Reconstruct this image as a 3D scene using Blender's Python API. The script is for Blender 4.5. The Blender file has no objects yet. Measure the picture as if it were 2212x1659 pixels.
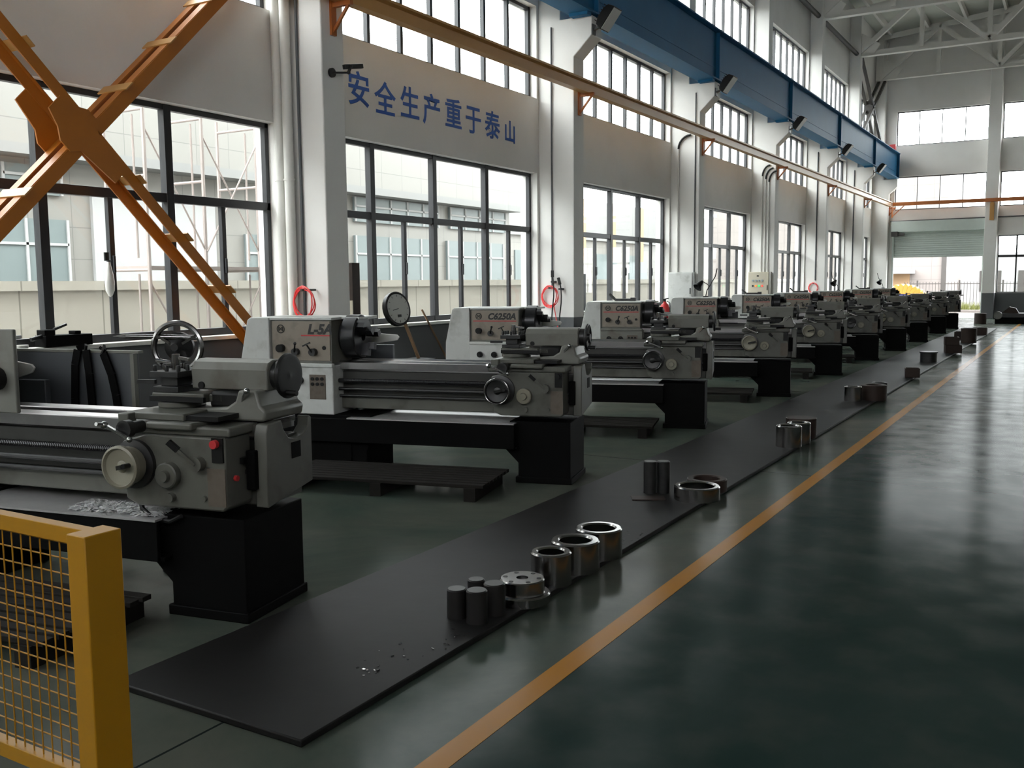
import bpy, bmesh, math, random
from mathutils import Vector, Matrix
R = math.radians
rnd = random.Random(7)
C = bpy.context.scene.collection
SC = bpy.context.scene

# ------------------------------------------------------------------ camera
cam_d = bpy.data.cameras.new('camera'); cam = bpy.data.objects.new('camera', cam_d); C.objects.link(cam)
right = Vector((0.8596653, 0.5107866, -0.0085233)); up = Vector((-0.0465974, 0.0950173, 0.9943844)); fwd = Vector((-0.5087281, 0.8544406, -0.1054844))
cam.matrix_world = Matrix(((right.x, up.x, -fwd.x, 0), (right.y, up.y, -fwd.y, 0), (right.z, up.z, -fwd.z, 1.6), (0, 0, 0, 1)))
cam_d.sensor_width = 36; cam_d.lens = 36*2056.4/2212; cam_d.clip_start = .05; cam_d.clip_end = 400
SC.camera = cam
# ------------------------------------------------------------------ light
SC.view_settings.view_transform = 'Standard'; SC.view_settings.look = 'None'; SC.view_settings.gamma = 1
SC.view_settings.exposure = 0.0; SC.view_settings.use_curve_mapping = False
W = bpy.data.worlds.new('overcast_sky'); SC.world = W; W.use_nodes = True
bg = W.node_tree.nodes['Background']; bg.inputs['Color'].default_value = (.96, .98, 1, 1); bg.inputs['Strength'].default_value = 12.5

# ------------------------------------------------------------------ materials
def mat(name, col, rough=.5, metal=0, var=.15, scale=6, bump=0, spec=.5, stain=None, stain_amt=.5, stain_scale=3):
    m = bpy.data.materials.new(name); m.use_nodes = True; nt = m.node_tree; N = nt.nodes; L = nt.links
    b = N['Principled BSDF']; b.inputs['Roughness'].default_value = rough; b.inputs['Metallic'].default_value = metal
    b.inputs['Specular IOR Level'].default_value = spec
    c = (*col, 1)
    tc = N.new('ShaderNodeNewGeometry')
    nz = N.new('ShaderNodeTexNoise'); nz.inputs['Scale'].default_value = scale; nz.inputs['Detail'].default_value = 5
    L.new(tc.outputs['Position'], nz.inputs['Vector'])
    mx = N.new('ShaderNodeMix'); mx.data_type = 'RGBA'; L.new(nz.outputs['Fac'], mx.inputs['Factor'])
    mx.inputs['A'].default_value = tuple(x*(1-var) for x in col)+(1,); mx.inputs['B'].default_value = tuple(min(1, x*(1+var)) for x in col)+(1,)
    out = mx.outputs['Result']
    if stain:
        n2 = N.new('ShaderNodeTexNoise'); n2.inputs['Scale'].default_value = stain_scale; n2.inputs['Detail'].default_value = 8; L.new(tc.outputs['Position'], n2.inputs['Vector'])
        rp = N.new('ShaderNodeValToRGB'); rp.color_ramp.elements[0].position = .52; rp.color_ramp.elements[1].position = .72
        rp.color_ramp.elements[1].color = (stain_amt,)*3+(1,); L.new(n2.outputs['Fac'], rp.inputs['Fac'])
        m2 = N.new('ShaderNodeMix'); m2.data_type = 'RGBA'; L.new(rp.outputs['Color'], m2.inputs['Factor']); L.new(out, m2.inputs['A']); m2.inputs['B'].default_value = (*stain, 1)
        out = m2.outputs['Result']
    L.new(out, b.inputs['Base Color'])
    if bump:
        bp = N.new('ShaderNodeBump'); bp.inputs['Strength'].default_value = bump; bp.inputs['Distance'].default_value = .01
        L.new(nz.outputs['Fac'], bp.inputs['Height']); L.new(bp.outputs['Normal'], b.inputs['Normal'])
    m.diffuse_color = c
    return m
def nodes(m): return m.node_tree.nodes, m.node_tree.links, m.node_tree.nodes['Principled BSDF']
def mth(N, L, op, a, b=None, clamp=False):
    n = N.new('ShaderNodeMath'); n.operation = op; n.use_clamp = clamp
    for i, v in enumerate((a, b)):
        if v is None: continue
        if isinstance(v, (int, float)): n.inputs[i].default_value = v
        else: L.new(v, n.inputs[i])
    return n.outputs[0]
def mixc(N, L, f, a, b):
    n = N.new('ShaderNodeMix'); n.data_type = 'RGBA'
    L.new(f, n.inputs['Factor']) if not isinstance(f, float) else setattr(n.inputs['Factor'], 'default_value', f)
    for s, v in (('A', a), ('B', b)):
        if isinstance(v, tuple): n.inputs[s].default_value = (*v, 1)
        else: L.new(v, n.inputs[s])
    return n.outputs['Result']

# wall paint: white above, grey dado below about one metre
def wall_mat():
    m = mat('wall_paint', (.74, .725, .695), .75, var=.05, scale=1.5, stain=(.6, .58, .54), stain_amt=.3, stain_scale=1.2)
    N, L, b = nodes(m); src = b.inputs['Base Color'].links[0].from_socket
    g = N.new('ShaderNodeNewGeometry'); s = N.new('ShaderNodeSeparateXYZ'); L.new(g.outputs['Position'], s.inputs[0])
    f = mth(N, L, 'LESS_THAN', s.outputs['Z'], 1.03)
    L.new(mixc(N, L, f, src, (.10, .104, .107)), b.inputs['Base Color'])
    return m
M_wall = wall_mat()
def floor_mat(paint=None):
    m = mat('yellow_floor_paint' if paint else 'green_epoxy_floor', (.1, .1, .1), .3, var=0, spec=0); N, L, b = nodes(m)
    g = N.new('ShaderNodeNewGeometry'); s = N.new('ShaderNodeSeparateXYZ'); L.new(g.outputs['Position'], s.inputs[0])
    n1 = N.new('ShaderNodeTexNoise'); n1.inputs['Scale'].default_value = .9; n1.inputs['Detail'].default_value = 6; L.new(g.outputs['Position'], n1.inputs['Vector'])
    n2 = N.new('ShaderNodeTexNoise'); n2.inputs['Scale'].default_value = 4; n2.inputs['Detail'].default_value = 4; L.new(g.outputs['Position'], n2.inputs['Vector'])
    n4 = N.new('ShaderNodeTexNoise'); n4.inputs['Scale'].default_value = .55; n4.inputs['Detail'].default_value = 9; n4.inputs['Roughness'].default_value = .65; n4.inputs['Distortion'].default_value = .6; L.new(g.outputs['Position'], n4.inputs['Vector'])
    r4 = N.new('ShaderNodeValToRGB'); r4.color_ramp.elements[0].position = .35; r4.color_ramp.elements[1].position = .68; L.new(n4.outputs['Fac'], r4.inputs['Fac'])
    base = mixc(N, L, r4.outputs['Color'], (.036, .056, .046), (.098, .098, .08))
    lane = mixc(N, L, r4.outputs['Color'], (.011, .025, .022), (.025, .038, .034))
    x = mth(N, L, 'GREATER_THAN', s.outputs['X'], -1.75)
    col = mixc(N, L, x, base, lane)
    r = N.new('ShaderNodeValToRGB'); r.color_ramp.elements[0].position = .45; r.color_ramp.elements[1].position = .95; r.color_ramp.elements[1].color = (.5,)*3+(1,)
    L.new(n2.outputs['Fac'], r.inputs['Fac']); col = mixc(N, L, r.outputs['Color'], col, (.06, .062, .052))
    for ax, p in (('Y', 7.88), ('Y', 13.9), ('Y', 19.9), ('X', -2.64), ('Y', 1.0)):
        d = mth(N, L, 'ABSOLUTE', mth(N, L, 'SUBTRACT', s.outputs[ax], p)); ln = mth(N, L, 'LESS_THAN', d, .006)
        col = mixc(N, L, ln, col, (.012, .016, .015))
    if paint: col = mixc(N, L, r.outputs['Color'], paint, tuple(x*.8+.02 for x in paint))
    L.new(col, b.inputs['Base Color'])
    L.new(mth(N, L, 'ADD', mth(N, L, 'MULTIPLY', n2.outputs['Fac'], .1), mth(N, L, 'ADD', mth(N, L, 'MULTIPLY', n1.outputs['Fac'], .1), .07)), b.inputs['Roughness'])
    bp = N.new('ShaderNodeBump'); bp.inputs['Strength'].default_value = .06; bp.inputs['Distance'].default_value = .004
    n3 = N.new('ShaderNodeTexNoise'); n3.inputs['Scale'].default_value = 3.5; n3.inputs['Detail'].default_value = 4; L.new(g.outputs['Position'], n3.inputs['Vector'])
    L.new(n3.outputs['Fac'], bp.inputs['Height'])
    gl = N.new('ShaderNodeBsdfGlossy'); L.new(b.inputs['Roughness'].links[0].from_socket, gl.inputs['Roughness']); L.new(bp.outputs['Normal'], gl.inputs['Normal'])
    fr = N.new('ShaderNodeFresnel'); fr.inputs['IOR'].default_value = 1.45; mx = N.new('ShaderNodeMixShader')      # dusty varnish: weak sheen
    L.new(mth(N, L, 'MULTIPLY', fr.outputs[0], mth(N, L, 'ADD', mth(N, L, 'MULTIPLY', n2.outputs['Fac'], .3), .11)), mx.inputs[0])
    L.new(b.outputs[0], mx.inputs[1]); L.new(gl.outputs[0], mx.inputs[2]); L.new(mx.outputs[0], N['Material Output'].inputs['Surface'])
    return m
M_walldim = mat('bounce_cut_wall_grey', (.34, .335, .32), .8, var=.05, scale=1.5)  # unseen walls greyed to cut bounce light onto the window wall
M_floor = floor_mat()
M_line = floor_mat((.34, .155, .028))
M_mat = mat('black_rubber', (.0085, .008, .008), .55, var=.35, scale=4, bump=.2, spec=.2, stain=(.022, .017, .0145), stain_amt=.1, stain_scale=2.2)
M_mach = mat('grey_machine_paint', (.15, .15, .13), .42, var=.12, scale=9, stain=(.075, .06, .042), stain_amt=.75, stain_scale=5)
M_dirty = mat('oily_machine_paint', (.095, .095, .08), .42, var=.15, scale=9, stain=(.03, .025, .018), stain_amt=.7, stain_scale=5)
M_bed = mat('dark_bed_web', (.034, .034, .03), .42, var=.2, scale=7, stain=(.02, .018, .014), stain_amt=.7, stain_scale=5)
M_machl = mat('pale_lit_machine_paint', (.52, .53, .51), .45, var=.08, scale=8, stain=(.2, .19, .16), stain_amt=.5, stain_scale=6)  # pale paint, raised further for the lit highlights on the gear cover
M_panel = mat('tan_panel', (.24, .205, .165), .5, var=.1, scale=10, stain=(.1, .08, .06), stain_amt=.6, stain_scale=7)
M_base = mat('black_machine_base', (.004, .004, .004), .6, var=.3, scale=6, spec=.05)
M_steel = mat('bright_steel', (.24, .235, .23), .2, 1, var=.15, scale=14)
M_way = mat('ground_way_steel', (.4, .39, .385), .28, 1, var=.15, scale=14)
M_dsteel = mat('oily_dark_steel', (.05, .05, .05), .42, .8, var=.3, scale=18)
M_tray = mat('tray_steel', (.5, .49, .49), .38, .6, var=.2, scale=7)
M_chuck = mat('blackened_chuck_steel', (.035, .035, .037), .3, .7, var=.25, scale=16)
M_plate = mat('worn_data_plate', (.105, .085, .066), .6, var=.2, scale=30, stain=(.05, .035, .02), stain_amt=.5, stain_scale=14)
M_oxide = mat('black_oxide_steel', (.014, .013, .013), .42, var=.3, scale=20, spec=.3)
M_chrome = mat('chrome', (.42, .42, .41), .25, 1, var=.03)
M_black = mat('black_plastic', (.008, .008, .008), .45, var=.2, spec=.25)
M_red = mat('red_plastic', (.5, .03, .035), .4, var=.1)
M_cream = mat('cream_paint', (.22, .205, .155), .42, var=.1, scale=12, stain=(.2, .17, .12), stain_amt=.5)
M_letter = mat('dark_lettering', (.02, .02, .02), .6, var=.1)
M_blue = mat('blue_crane_paint', (.02, .125, .25), .55, var=.12, scale=2, spec=.12)
M_slogan = mat('blue_wall_paint', (.03, .11, .43), .7, var=.2, scale=12)
M_yel = mat('yellow_brace_paint', (.42, .135, .01), .5, var=.15, scale=3)
M_fence = mat('yellow_fence_paint', (.40, .19, .006), .38, var=.08, scale=6)
M_rail = mat('ochre_rail_paint', (.50, .26, .075), .45, var=.12, scale=2)
M_orange = mat('orange_bracket_paint', (.42, .12, .02), .5, var=.15)
M_frame = mat('charcoal_window_frame', (.022, .023, .026), .4, var=.2)
M_white = mat('white_plastic_pipe', (.68, .67, .63), .4, var=.05)
M_truss = mat('truss_paint', (.72, .70, .66), .55, var=.08, scale=2)
M_dark = mat('dark_and_shaded_steel', (.045, .04, .036), .6, var=.2)
M_roof = mat('roof_sheet', (.58, .60, .54), .5, var=.08, scale=1.2)
M_shut = mat('roller_shutter', (.50, .56, .52), .5, var=.06)
M_wood = mat('dark_pallet_wood', (.016, .0145, .013), .8, spec=.15, var=.35, scale=12, bump=.3)
M_stick = mat('wooden_stick', (.17, .10, .05), .6, var=.2)
M_rust = mat('rusty_steel', (.028, .016, .012), .6, .3, var=.4, scale=15)
M_hose = mat('red_hose', (.85, .06, .06), .35, var=.1)
M_grey = mat('grey_cabinet_paint', (.075, .08, .085), .45, var=.1)
M_bluegrey = mat('blue_grey_cover', (.26, .31, .34), .4, var=.08)
M_cab = mat('cabinet_paint', (.46, .42, .33), .45, var=.05)
M_brown = mat('brown_board', (.27, .12, .085), .7, var=.15)
M_cable = mat('black_cable', (.012, .012, .012), .5, var=.1)
M_swarf = mat('metal_chips', (.7, .7, .7), .4, .5, var=.3, scale=30)
M_face = mat('dial_face', (.42, .42, .39), .4, var=.05)
def emis(name, col, s):
    m = bpy.data.materials.new(name); m.use_nodes = True; b = m.node_tree.nodes['Principled BSDF']
    b.inputs['Base Color'].default_value = (*col, 1); b.inputs['Emission Color'].default_value = (*col, 1); b.inputs['Emission Strength'].default_value = s
    return m
M_lr, M_lg, M_lo = emis('red_pilot_light', (1, .05, .03), .9), emis('green_pilot_light', (.02, .9, .15), .8), emis('orange_pilot_light', (1, .25, .02), .7)
def glass_mat():
    m = bpy.data.materials.new('window_glass'); m.use_nodes = True; N = m.node_tree.nodes; L = m.node_tree.links
    N.remove(N['Principled BSDF']); o = N['Material Output']
    t = N.new('ShaderNodeBsdfTransparent'); t.inputs[0].default_value = (.95, .97, .96, 1); g = N.new('ShaderNodeBsdfGlossy'); g.inputs['Roughness'].default_value = .02
    f = N.new('ShaderNodeLayerWeight'); f.inputs[0].default_value = .5; mx = N.new('ShaderNodeMixShader')
    fr = mth(N, L, 'ADD', mth(N, L, 'MULTIPLY', mth(N, L, 'POWER', f.outputs['Facing'], 5), .3), .03); L.new(fr, mx.inputs[0]); L.new(t.outputs[0], mx.inputs[1]); L.new(g.outputs[0], mx.inputs[2]); L.new(mx.outputs[0], o.inputs['Surface'])
    return m
M_glass = glass_mat()
def tile_mat(name, c1, c2, w, h, off=0, axis='Y'):
    m = mat(name, c1, .5, var=.04, scale=1); N, L, b = nodes(m)
    g = N.new('ShaderNodeNewGeometry'); s = N.new('ShaderNodeSeparateXYZ'); L.new(g.outputs['Position'], s.inputs[0])
    cb = N.new('ShaderNodeCombineXYZ'); L.new(s.outputs[axis], cb.inputs[0]); L.new(s.outputs['Z'], cb.inputs[1])
    br = N.new('ShaderNodeTexBrick'); br.offset = 0; L.new(cb.outputs[0], br.inputs['Vector'])
    br.inputs['Scale'].default_value = 1; br.inputs['Brick Width'].default_value = w; br.inputs['Row Height'].default_value = h; br.inputs['Mortar Size'].default_value = .012
    for k, c in (('Color1', c1), ('Color2', tuple(x*.96 for x in c1)), ('Mortar', c2)): br.inputs[k].default_value = (*c, 1)
    L.new(br.outputs['Color'], b.inputs['Base Color']); return m
M_facade = tile_mat('cream_facade_tile', (.185, .178, .162), (.125, .12, .112), 1.1, .75)
M_plinth = tile_mat('boundary_wall_panel', (.46, .43, .37), (.25, .24, .2), 1.25, 3.0)
M_gable = tile_mat('pink_facade_tile', (.19, .168, .155), (.13, .115, .108), 1.1, .8, axis='X')
M_fgrey = mat('facade_grey', (.165, .165, .16), .6, var=.05)
M_fwhite = mat('facade_white', (.3, .3, .297), .6, var=.02)
M_fglass = mat('building_glass', (.12, .145, .145), .4, var=.1, scale=.6)
M_ground = mat('concrete_yard', (.14, .135, .125), .8, var=.12, scale=.8)
M_scaf = mat('scaffold_tube', (.32, .27, .25), .5, .1, var=.2, scale=4)
M_tan = mat('orange_tan_render', (.3, .19, .1), .6, var=.05)
M_plant = mat('roadside_plants', (.12, .13, .03), .8, var=.4, scale=6)
M_duct = mat('yellow_canvas', (.36, .19, .02), .5, var=.1)
M_bluec = mat('blue_canvas', (.05, .06, .25), .5, var=.1)

# ------------------------------------------------------------------ mesh helpers
class MB:
    def __init__(s): s.v = []; s.f = []
    def add(s, v, f):
        o = len(s.v); s.v += [Vector(p) for p in v]; s.f += [tuple(i+o for i in q) for q in f]; return s
    def box(s, x0, x1, y0, y1, z0, z1):
        return s.add([(x0,y0,z0),(x1,y0,z0),(x1,y1,z0),(x0,y1,z0),(x0,y0,z1),(x1,y0,z1),(x1,y1,z1),(x0,y1,z1)],
                     [(3,2,1,0),(4,5,6,7),(0,1,5,4),(1,2,6,5),(2,3,7,6),(3,0,4,7)])
    def prism(s, pts, ax, a, b):            # 2-D outline pushed along an axis
        n = len(pts)
        def P(p, t): return (t, p[0], p[1]) if ax == 'x' else (p[0], t, p[1]) if ax == 'y' else (p[0], p[1], t)
        v = [P(p, a) for p in pts]+[P(p, b) for p in pts]
        return s.add(v, [tuple(range(n-1, -1, -1)), tuple(range(n, 2*n))]+[(i, (i+1) % n, n+(i+1) % n, n+i) for i in range(n)])
    def bar(s, p, q, w, h, upv=(0, 0, 1)):  # square bar between two points
        p, q = Vector(p), Vector(q); d = (q-p).normalized(); a = d.cross(Vector(upv))
        if a.length < 1e-4: a = d.cross(Vector((0, 1, 0)))
        a.normalize(); b = a.cross(d); a = a*w/2; b = b*h/2
        return s.add([p-a-b, p+a-b, p+a+b, p-a+b, q-a-b, q+a-b, q+a+b, q-a+b], [(3,2,1,0),(4,5,6,7),(0,1,5,4),(1,2,6,5),(2,3,7,6),(3,0,4,7)])
    def rev(s, prof, o, d, n=24):           # profile (radius, height) turned about an axis
        o = Vector(o); d = Vector(d).normalized(); a = d.orthogonal().normalized(); b = d.cross(a); v = []; f = []
        for r, h in prof:
            for i in range(n):
                t = 2*math.pi*i/n; v.append(o+d*h+(a*math.cos(t)+b*math.sin(t))*max(r, 1e-5))
        for k in range(len(prof)-1):
            for i in range(n): f.append((k*n+i, k*n+(i+1) % n, (k+1)*n+(i+1) % n, (k+1)*n+i))
        if prof[0][0] > 1e-4 and prof[0] != prof[-1]: f.append(tuple(range(n-1, -1, -1)))
        if prof[-1][0] > 1e-4 and prof[0] != prof[-1]: f.append(tuple((len(prof)-1)*n+i for i in range(n)))
        return s.add(v, f)
    def cyl(s, p, q, r, n=16, r2=None):
        p = Vector(p); q = Vector(q); return s.rev([(r, 0), (r if r2 is None else r2, (q-p).length)], p, q-p, n)
    def ring(s, o, d, R0, r, n=28, m=8):
        prof = [(R0+r*math.cos(2*math.pi*i/m), r*math.sin(2*math.pi*i/m)) for i in range(m)]; return s.rev(prof+[prof[0]], o, d, n)
    def tube(s, pts, r, n=8):
        P = [Vector(p) for p in pts]; v = []; f = []; a = None
        for i, p in enumerate(P):
            d = (P[min(i+1, len(P)-1)]-P[max(i-1, 0)]).normalized()
            a = d.orthogonal().normalized() if a is None else (a-d*a.dot(d)).normalized(); b = d.cross(a)
            for k in range(n): t = 2*math.pi*k/n; v.append(p+(a*math.cos(t)+b*math.sin(t))*r)
        for i in range(len(P)-1):
            for k in range(n): f.append((i*n+k, i*n+(k+1) % n, (i+1)*n+(k+1) % n, (i+1)*n+k))
        f += [tuple(range(n-1, -1, -1)), tuple((len(P)-1)*n+k for k in range(n))]
        return s.add(v, f)
    def ball(s, o, r, n=12):
        return s.rev([(r*math.sin(math.pi*i/8), -r*math.cos(math.pi*i/8)) for i in range(9)], o, (0, 0, 1), n)
    def build(s, name, m, parent=None, bevel=0, smooth=True):
        me = bpy.data.meshes.new(name); me.from_pydata([tuple(p) for p in s.v], [], s.f)
        bm = bmesh.new(); bm.from_mesh(me); bmesh.ops.recalc_face_normals(bm, faces=bm.faces); bm.to_mesh(me); bm.free()
        me.materials.append(m)
        if smooth:
            me.polygons.foreach_set('use_smooth', [True]*len(me.polygons)); me.set_sharp_from_angle(angle=R(35))
        o = bpy.data.objects.new(name, me); C.objects.link(o)
        if parent: o.parent = parent
        if bevel:
            b = o.modifiers.new('bevel', 'BEVEL'); b.width = bevel; b.segments = 2; b.limit_method = 'ANGLE'; b.angle_limit = R(40)
        return o
def arc(c, r, a0, a1, n, pl='xz'):
    out = []
    for i in range(n+1):
        t = R(a0+(a1-a0)*i/n); u, w = r*math.cos(t), r*math.sin(t)
        out.append((c[0]+u, c[1], c[2]+w) if pl == 'xz' else (c[0], c[1]+u, c[2]+w) if pl == 'yz' else (c[0]+u, c[1]+w, c[2]))
    return out
def tag(o, label, cat=None, group=None, kind=None):
    o['label'] = label
    if cat: o['category'] = cat
    if group: o['group'] = group
    if kind: o['kind'] = kind
    return o
def thing(name, label, cat, loc=(0, 0, 0), rz=0, group=None):
    o = bpy.data.objects.new(name, None); C.objects.link(o); o.location = loc; o.rotation_euler = (0, 0, rz); o.empty_display_size = .1
    return tag(o, label, cat, group)
def struct(o, label, cat): return tag(o, label, cat, kind='structure')
def sempty(name, label, cat, loc=(0, 0, 0)):
    o = bpy.data.objects.new(name, None); C.objects.link(o); o.location = loc; o.empty_display_size = .1; return struct(o, label, cat)
def text_mesh(name, body, m, parent, size, mw, shear=0, off=0, ext=.001, align='LEFT'):
    cu = bpy.data.curves.new(name, 'FONT'); cu.body = body; cu.size = size; cu.shear = shear; cu.offset = off; cu.extrude = ext; cu.align_x = align; cu.resolution_u = 4
    t = bpy.data.objects.new(name+'_t', cu); C.objects.link(t); bpy.context.view_layer.update()
    me = bpy.data.meshes.new_from_object(t.evaluated_get(bpy.context.evaluated_depsgraph_get())); bpy.data.objects.remove(t); bpy.data.curves.remove(cu)
    me.name = name; me.transform(mw); me.materials.clear(); me.materials.append(m)
    o = bpy.data.objects.new(name, me); C.objects.link(o); o.parent = parent
    return o
def copy_tree(o, parent=None):
    c = o.copy(); C.objects.link(c)
    if parent: c.parent = parent
    for ch in o.children: copy_tree(ch, c)
    return c
FRONT = Matrix(((1, 0, 0, 0), (0, 0, -1, 0), (0, 1, 0, 0), (0, 0, 0, 1)))      # text lying in XY -> standing, facing -Y
EAST = Matrix(((0, 0, 1, 0), (1, 0, 0, 0), (0, 1, 0, 0), (0, 0, 0, 1)))        # -> standing, facing +X, reading along +Y

# ------------------------------------------------------------------ room shell
P = [-3.94, 2.06, 8.06, 14.03, 19.95, 25.9, 31.9, 37.9, 43.25]                 # near faces of the wall pillars
XL0, XL1, YF, XR, YN, ZW = -8.12, -7.8, 43.6, 10.15, -4.4, 11.8
fl = struct(MB().box(XL0, XR+.3, YN-.3, 43.9, -.2, 0).build('floor', M_floor, smooth=False), 'glossy green epoxy workshop floor', 'floor')
MB().box(-1.83, -1.73, YN, 40.0, 0, .0015).build('yellow_line', M_line, fl, smooth=False)
b = MB(); BAYS = []
for i in range(len(P)-1):
    y0, y1 = P[i]+.38, P[i+1]-.06
    if i == 7: y1 = P[i+1]-.25
    BAYS.append((y0, y1))
    b.box(XL0, XL1, y1, P[i+1]+.38, 0, ZW)
    for z0, z1 in ((0, 1.05), (3.4, 4.6), (6.06, 7.3), (8.85, ZW)): b.box(XL0, XL1, y0, y1, z0, z1)
b.box(XL0, XL1, YN, P[0]+.38, 0, ZW)
struct(b.build('wall_left', M_wall, smooth=False), 'white window wall with grey dado along the lathes', 'wall')
b = MB()
def wall_holes(b, x0, x1, y0, y1, zt, holes):     # wall across X with rectangular holes
    xs = sorted({x0, x1, *[h[0] for h in holes], *[h[1] for h in holes]})
    for a, c in zip(xs, xs[1:]):
        hs = sorted((h[2], h[3]) for h in holes if h[0] <= a+1e-6 and h[1] >= c-1e-6); z = 0
        for h in hs:
            if h[0] > z: b.box(a, c, y0, y1, z, h[0])
            z = h[1]
        if z < zt: b.box(a, c, y0, y1, z, zt)
FX = [(-6.97, -3.47), (-2.97, .45), (.95, 4.4), (4.9, 8.35)]
holes = [(-7.05, -3.5, 0, 4.02)]
for i, (a, c) in enumerate(FX):
    holes += [(a if i else -6.97, c, 7.2, 8.61), (a, c, 4.53, 5.92)]
    if i: holes.append((a, c, 1.04, 3.36))
holes = [(-6.97, -3.47, 0, 4.02)]+holes[1:]
wall_holes(b, XL0, XR+.3, YF, YF+.3, 12.9, holes)
struct(b.build('wall_far', M_wall, smooth=False), 'white gable wall with the roller gate', 'wall')
struct(MB().box(XR, XR+.3, YN, YF, 0, ZW).build('wall_right', M_walldim, smooth=False), 'unseen side wall across the aisle, greyed to cut bounce light', 'wall')
b = MB(); wall_holes(b, XL0, XR+.3, YN-.3, YN, 12.9, [(-6, -2, 4.5, 6), (0, 4, 4.5, 6), (5, 9, 4.5, 6)])
struct(b.build('wall_near', M_walldim, smooth=False), 'unseen gable wall behind the viewer, greyed to cut bounce light', 'wall')
# roof: two slopes with purlins
RX, RZ = 1.15, 12.72
b = MB()
b.prism([(XL0, ZW-.02), (RX, RZ), (RX, RZ+.12), (XL0, ZW+.1)], 'y', YN-.3, 43.9); b.prism([(RX, RZ), (XR+.3, ZW-.02), (XR+.3, ZW+.1), (RX, RZ+.12)], 'y', YN-.3, 43.9)
rf = struct(b.build('ceiling', M_roof, smooth=False), 'grey green sheet roof with purlins', 'ceiling')
for k in range(13):
    x = -7.2+k*1.4; z = ZW+(x-XL0)/(RX-XL0)*(RZ-ZW) if x < RX else RZ-(x-RX)/(XR+.3-RX)*(RZ-ZW)
    MB().box(x-.05, x+.05, YN, 43.5, z-.28, z-.03).build('purlin', M_truss, rf, smooth=False)
# pillars with corbels
for i, y in enumerate(P):
    o = MB().prism([(XL1, 0), (-7.15, 0), (-7.15, 5.2), (-6.83, 5.5), (-6.83, 5.8), (-7.4, 5.8), (-7.4, 11.5), (XL1, 11.5)], 'y', y, min(y+.36, YF)).build('pillar', M_wall, bevel=.012)
    struct(o, 'white concrete pillar with corbel carrying the blue crane beam', 'pillar')
for a, c in ((-3.45, -3.0), (.5, .93), (4.45, 4.88)):
    struct(MB().box(a, c, 43.2, YF, 0, 11.6 if a < 0 else 12.2).build('pillar', M_wall, bevel=.012), 'white concrete pillar on the gable wall', 'pillar')
# windows
wn = [0]
def window(y0, y1, z0, z1, kind, label):
    wn[0] += 1; w = sempty(f'window_{wn[0]}', label, 'window'); x0, x1 = -7.99, -7.92; b = MB(); t = .055
    b.box(x0, x1, y0, y0+t, z0, z1).box(x0, x1, y1-t, y1, z0, z1).box(x0, x1, y0, y1, z0, z0+(.1 if kind == 'low' else t)).box(x0, x1, y0, y1, z1-t, z1)
    L = y1-y0
    if kind == 'low':
        zt = z0+1.43; b.box(x0, x1, y0, y1, zt-.045, zt+.045)
        for k in (1, 2, 3): b.box(x0-.01, x1+.01, y0+L*k/4-.045, y0+L*k/4+.045, z0, z1)
        for k in range(4):
            y = y0+L*(k+.5)/4; b.box(x0+.01, x1-.005, y-.028, y+.028, z0, zt); b.box(x1-.01, x1+.02, y-.012, y+.012, z0+.68, z0+.84)
    else:
        for k in range(1, 8): b.box(x0, x1, y0+L*k/8-.028, y0+L*k/8+.028, z0, z1)
    b.build('window_frame', M_frame, w, bevel=.004); MB().box(-7.965, -7.96, y0+.02, y1-.02, z0+.02, z1-.02).build('glass', M_glass, w, smooth=False)
    if kind == 'low': MB().box(-7.93, -7.74, y0, y1, 1.035, 1.075).build('window_sill', M_white, w, bevel=.004)
ORD = ['beside the viewer', 'behind the crossed yellow braces', 'under the blue wall slogan', 'third along the wall', 'fourth along the wall', 'fifth along the wall', 'sixth along the wall', 'last before the gable']
for i, (y0, y1) in enumerate(BAYS):
    window(y0, y1, 1.05, 3.4, 'low', f'tall charcoal framed window, {ORD[i]}')
    window(y0, y1, 4.6, 6.06, 'up', f'clerestory window below the crane beam, {ORD[i]}')
    window(y0, y1, 7.3, 8.85, 'up', f'high clerestory window above the crane beam, {ORD[i]}')
def far_window(x0, x1, z0, z1, n, label, tr=None, wide=.03):
    wn[0] += 1; w = sempty(f'window_{wn[0]}', label, 'window'); y0, y1 = 43.7, 43.76; b = MB(); t = .04
    b.box(x0, x0+t, y0, y1, z0, z1).box(x1-t, x1, y0, y1, z0, z1).box(x0, x1, y0, y1, z0, z0+t).box(x0, x1, y0, y1, z1-t, z1)
    if tr: b.box(x0, x1, y0, y1, tr-.05, tr+.05)
    for k in range(1, n):
        x = x0+(x1-x0)*k/n; b.box(x-wide/2, x+wide/2, y0, y1, z0, z1)
    b.build('window_frame', M_frame, w); MB().box(x0+.02, x1-.02, 43.725, 43.73, z0+.02, z1-.02).build('glass', M_glass, w, smooth=False)
for i, (a, c) in enumerate(FX):
    nm = ['over the roller gate', 'right of the gable pillar', 'third on the gable', 'fourth on the gable'][i]
    far_window(a, c, 7.2, 8.61, 4, f'high gable window {nm}'); far_window(a, c, 4.53, 5.92, 4, f'middle gable window {nm}')
    if i: far_window(a, c, 1.04, 3.36, 5, f'low gable window {nm}', 2.52, .06)
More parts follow.
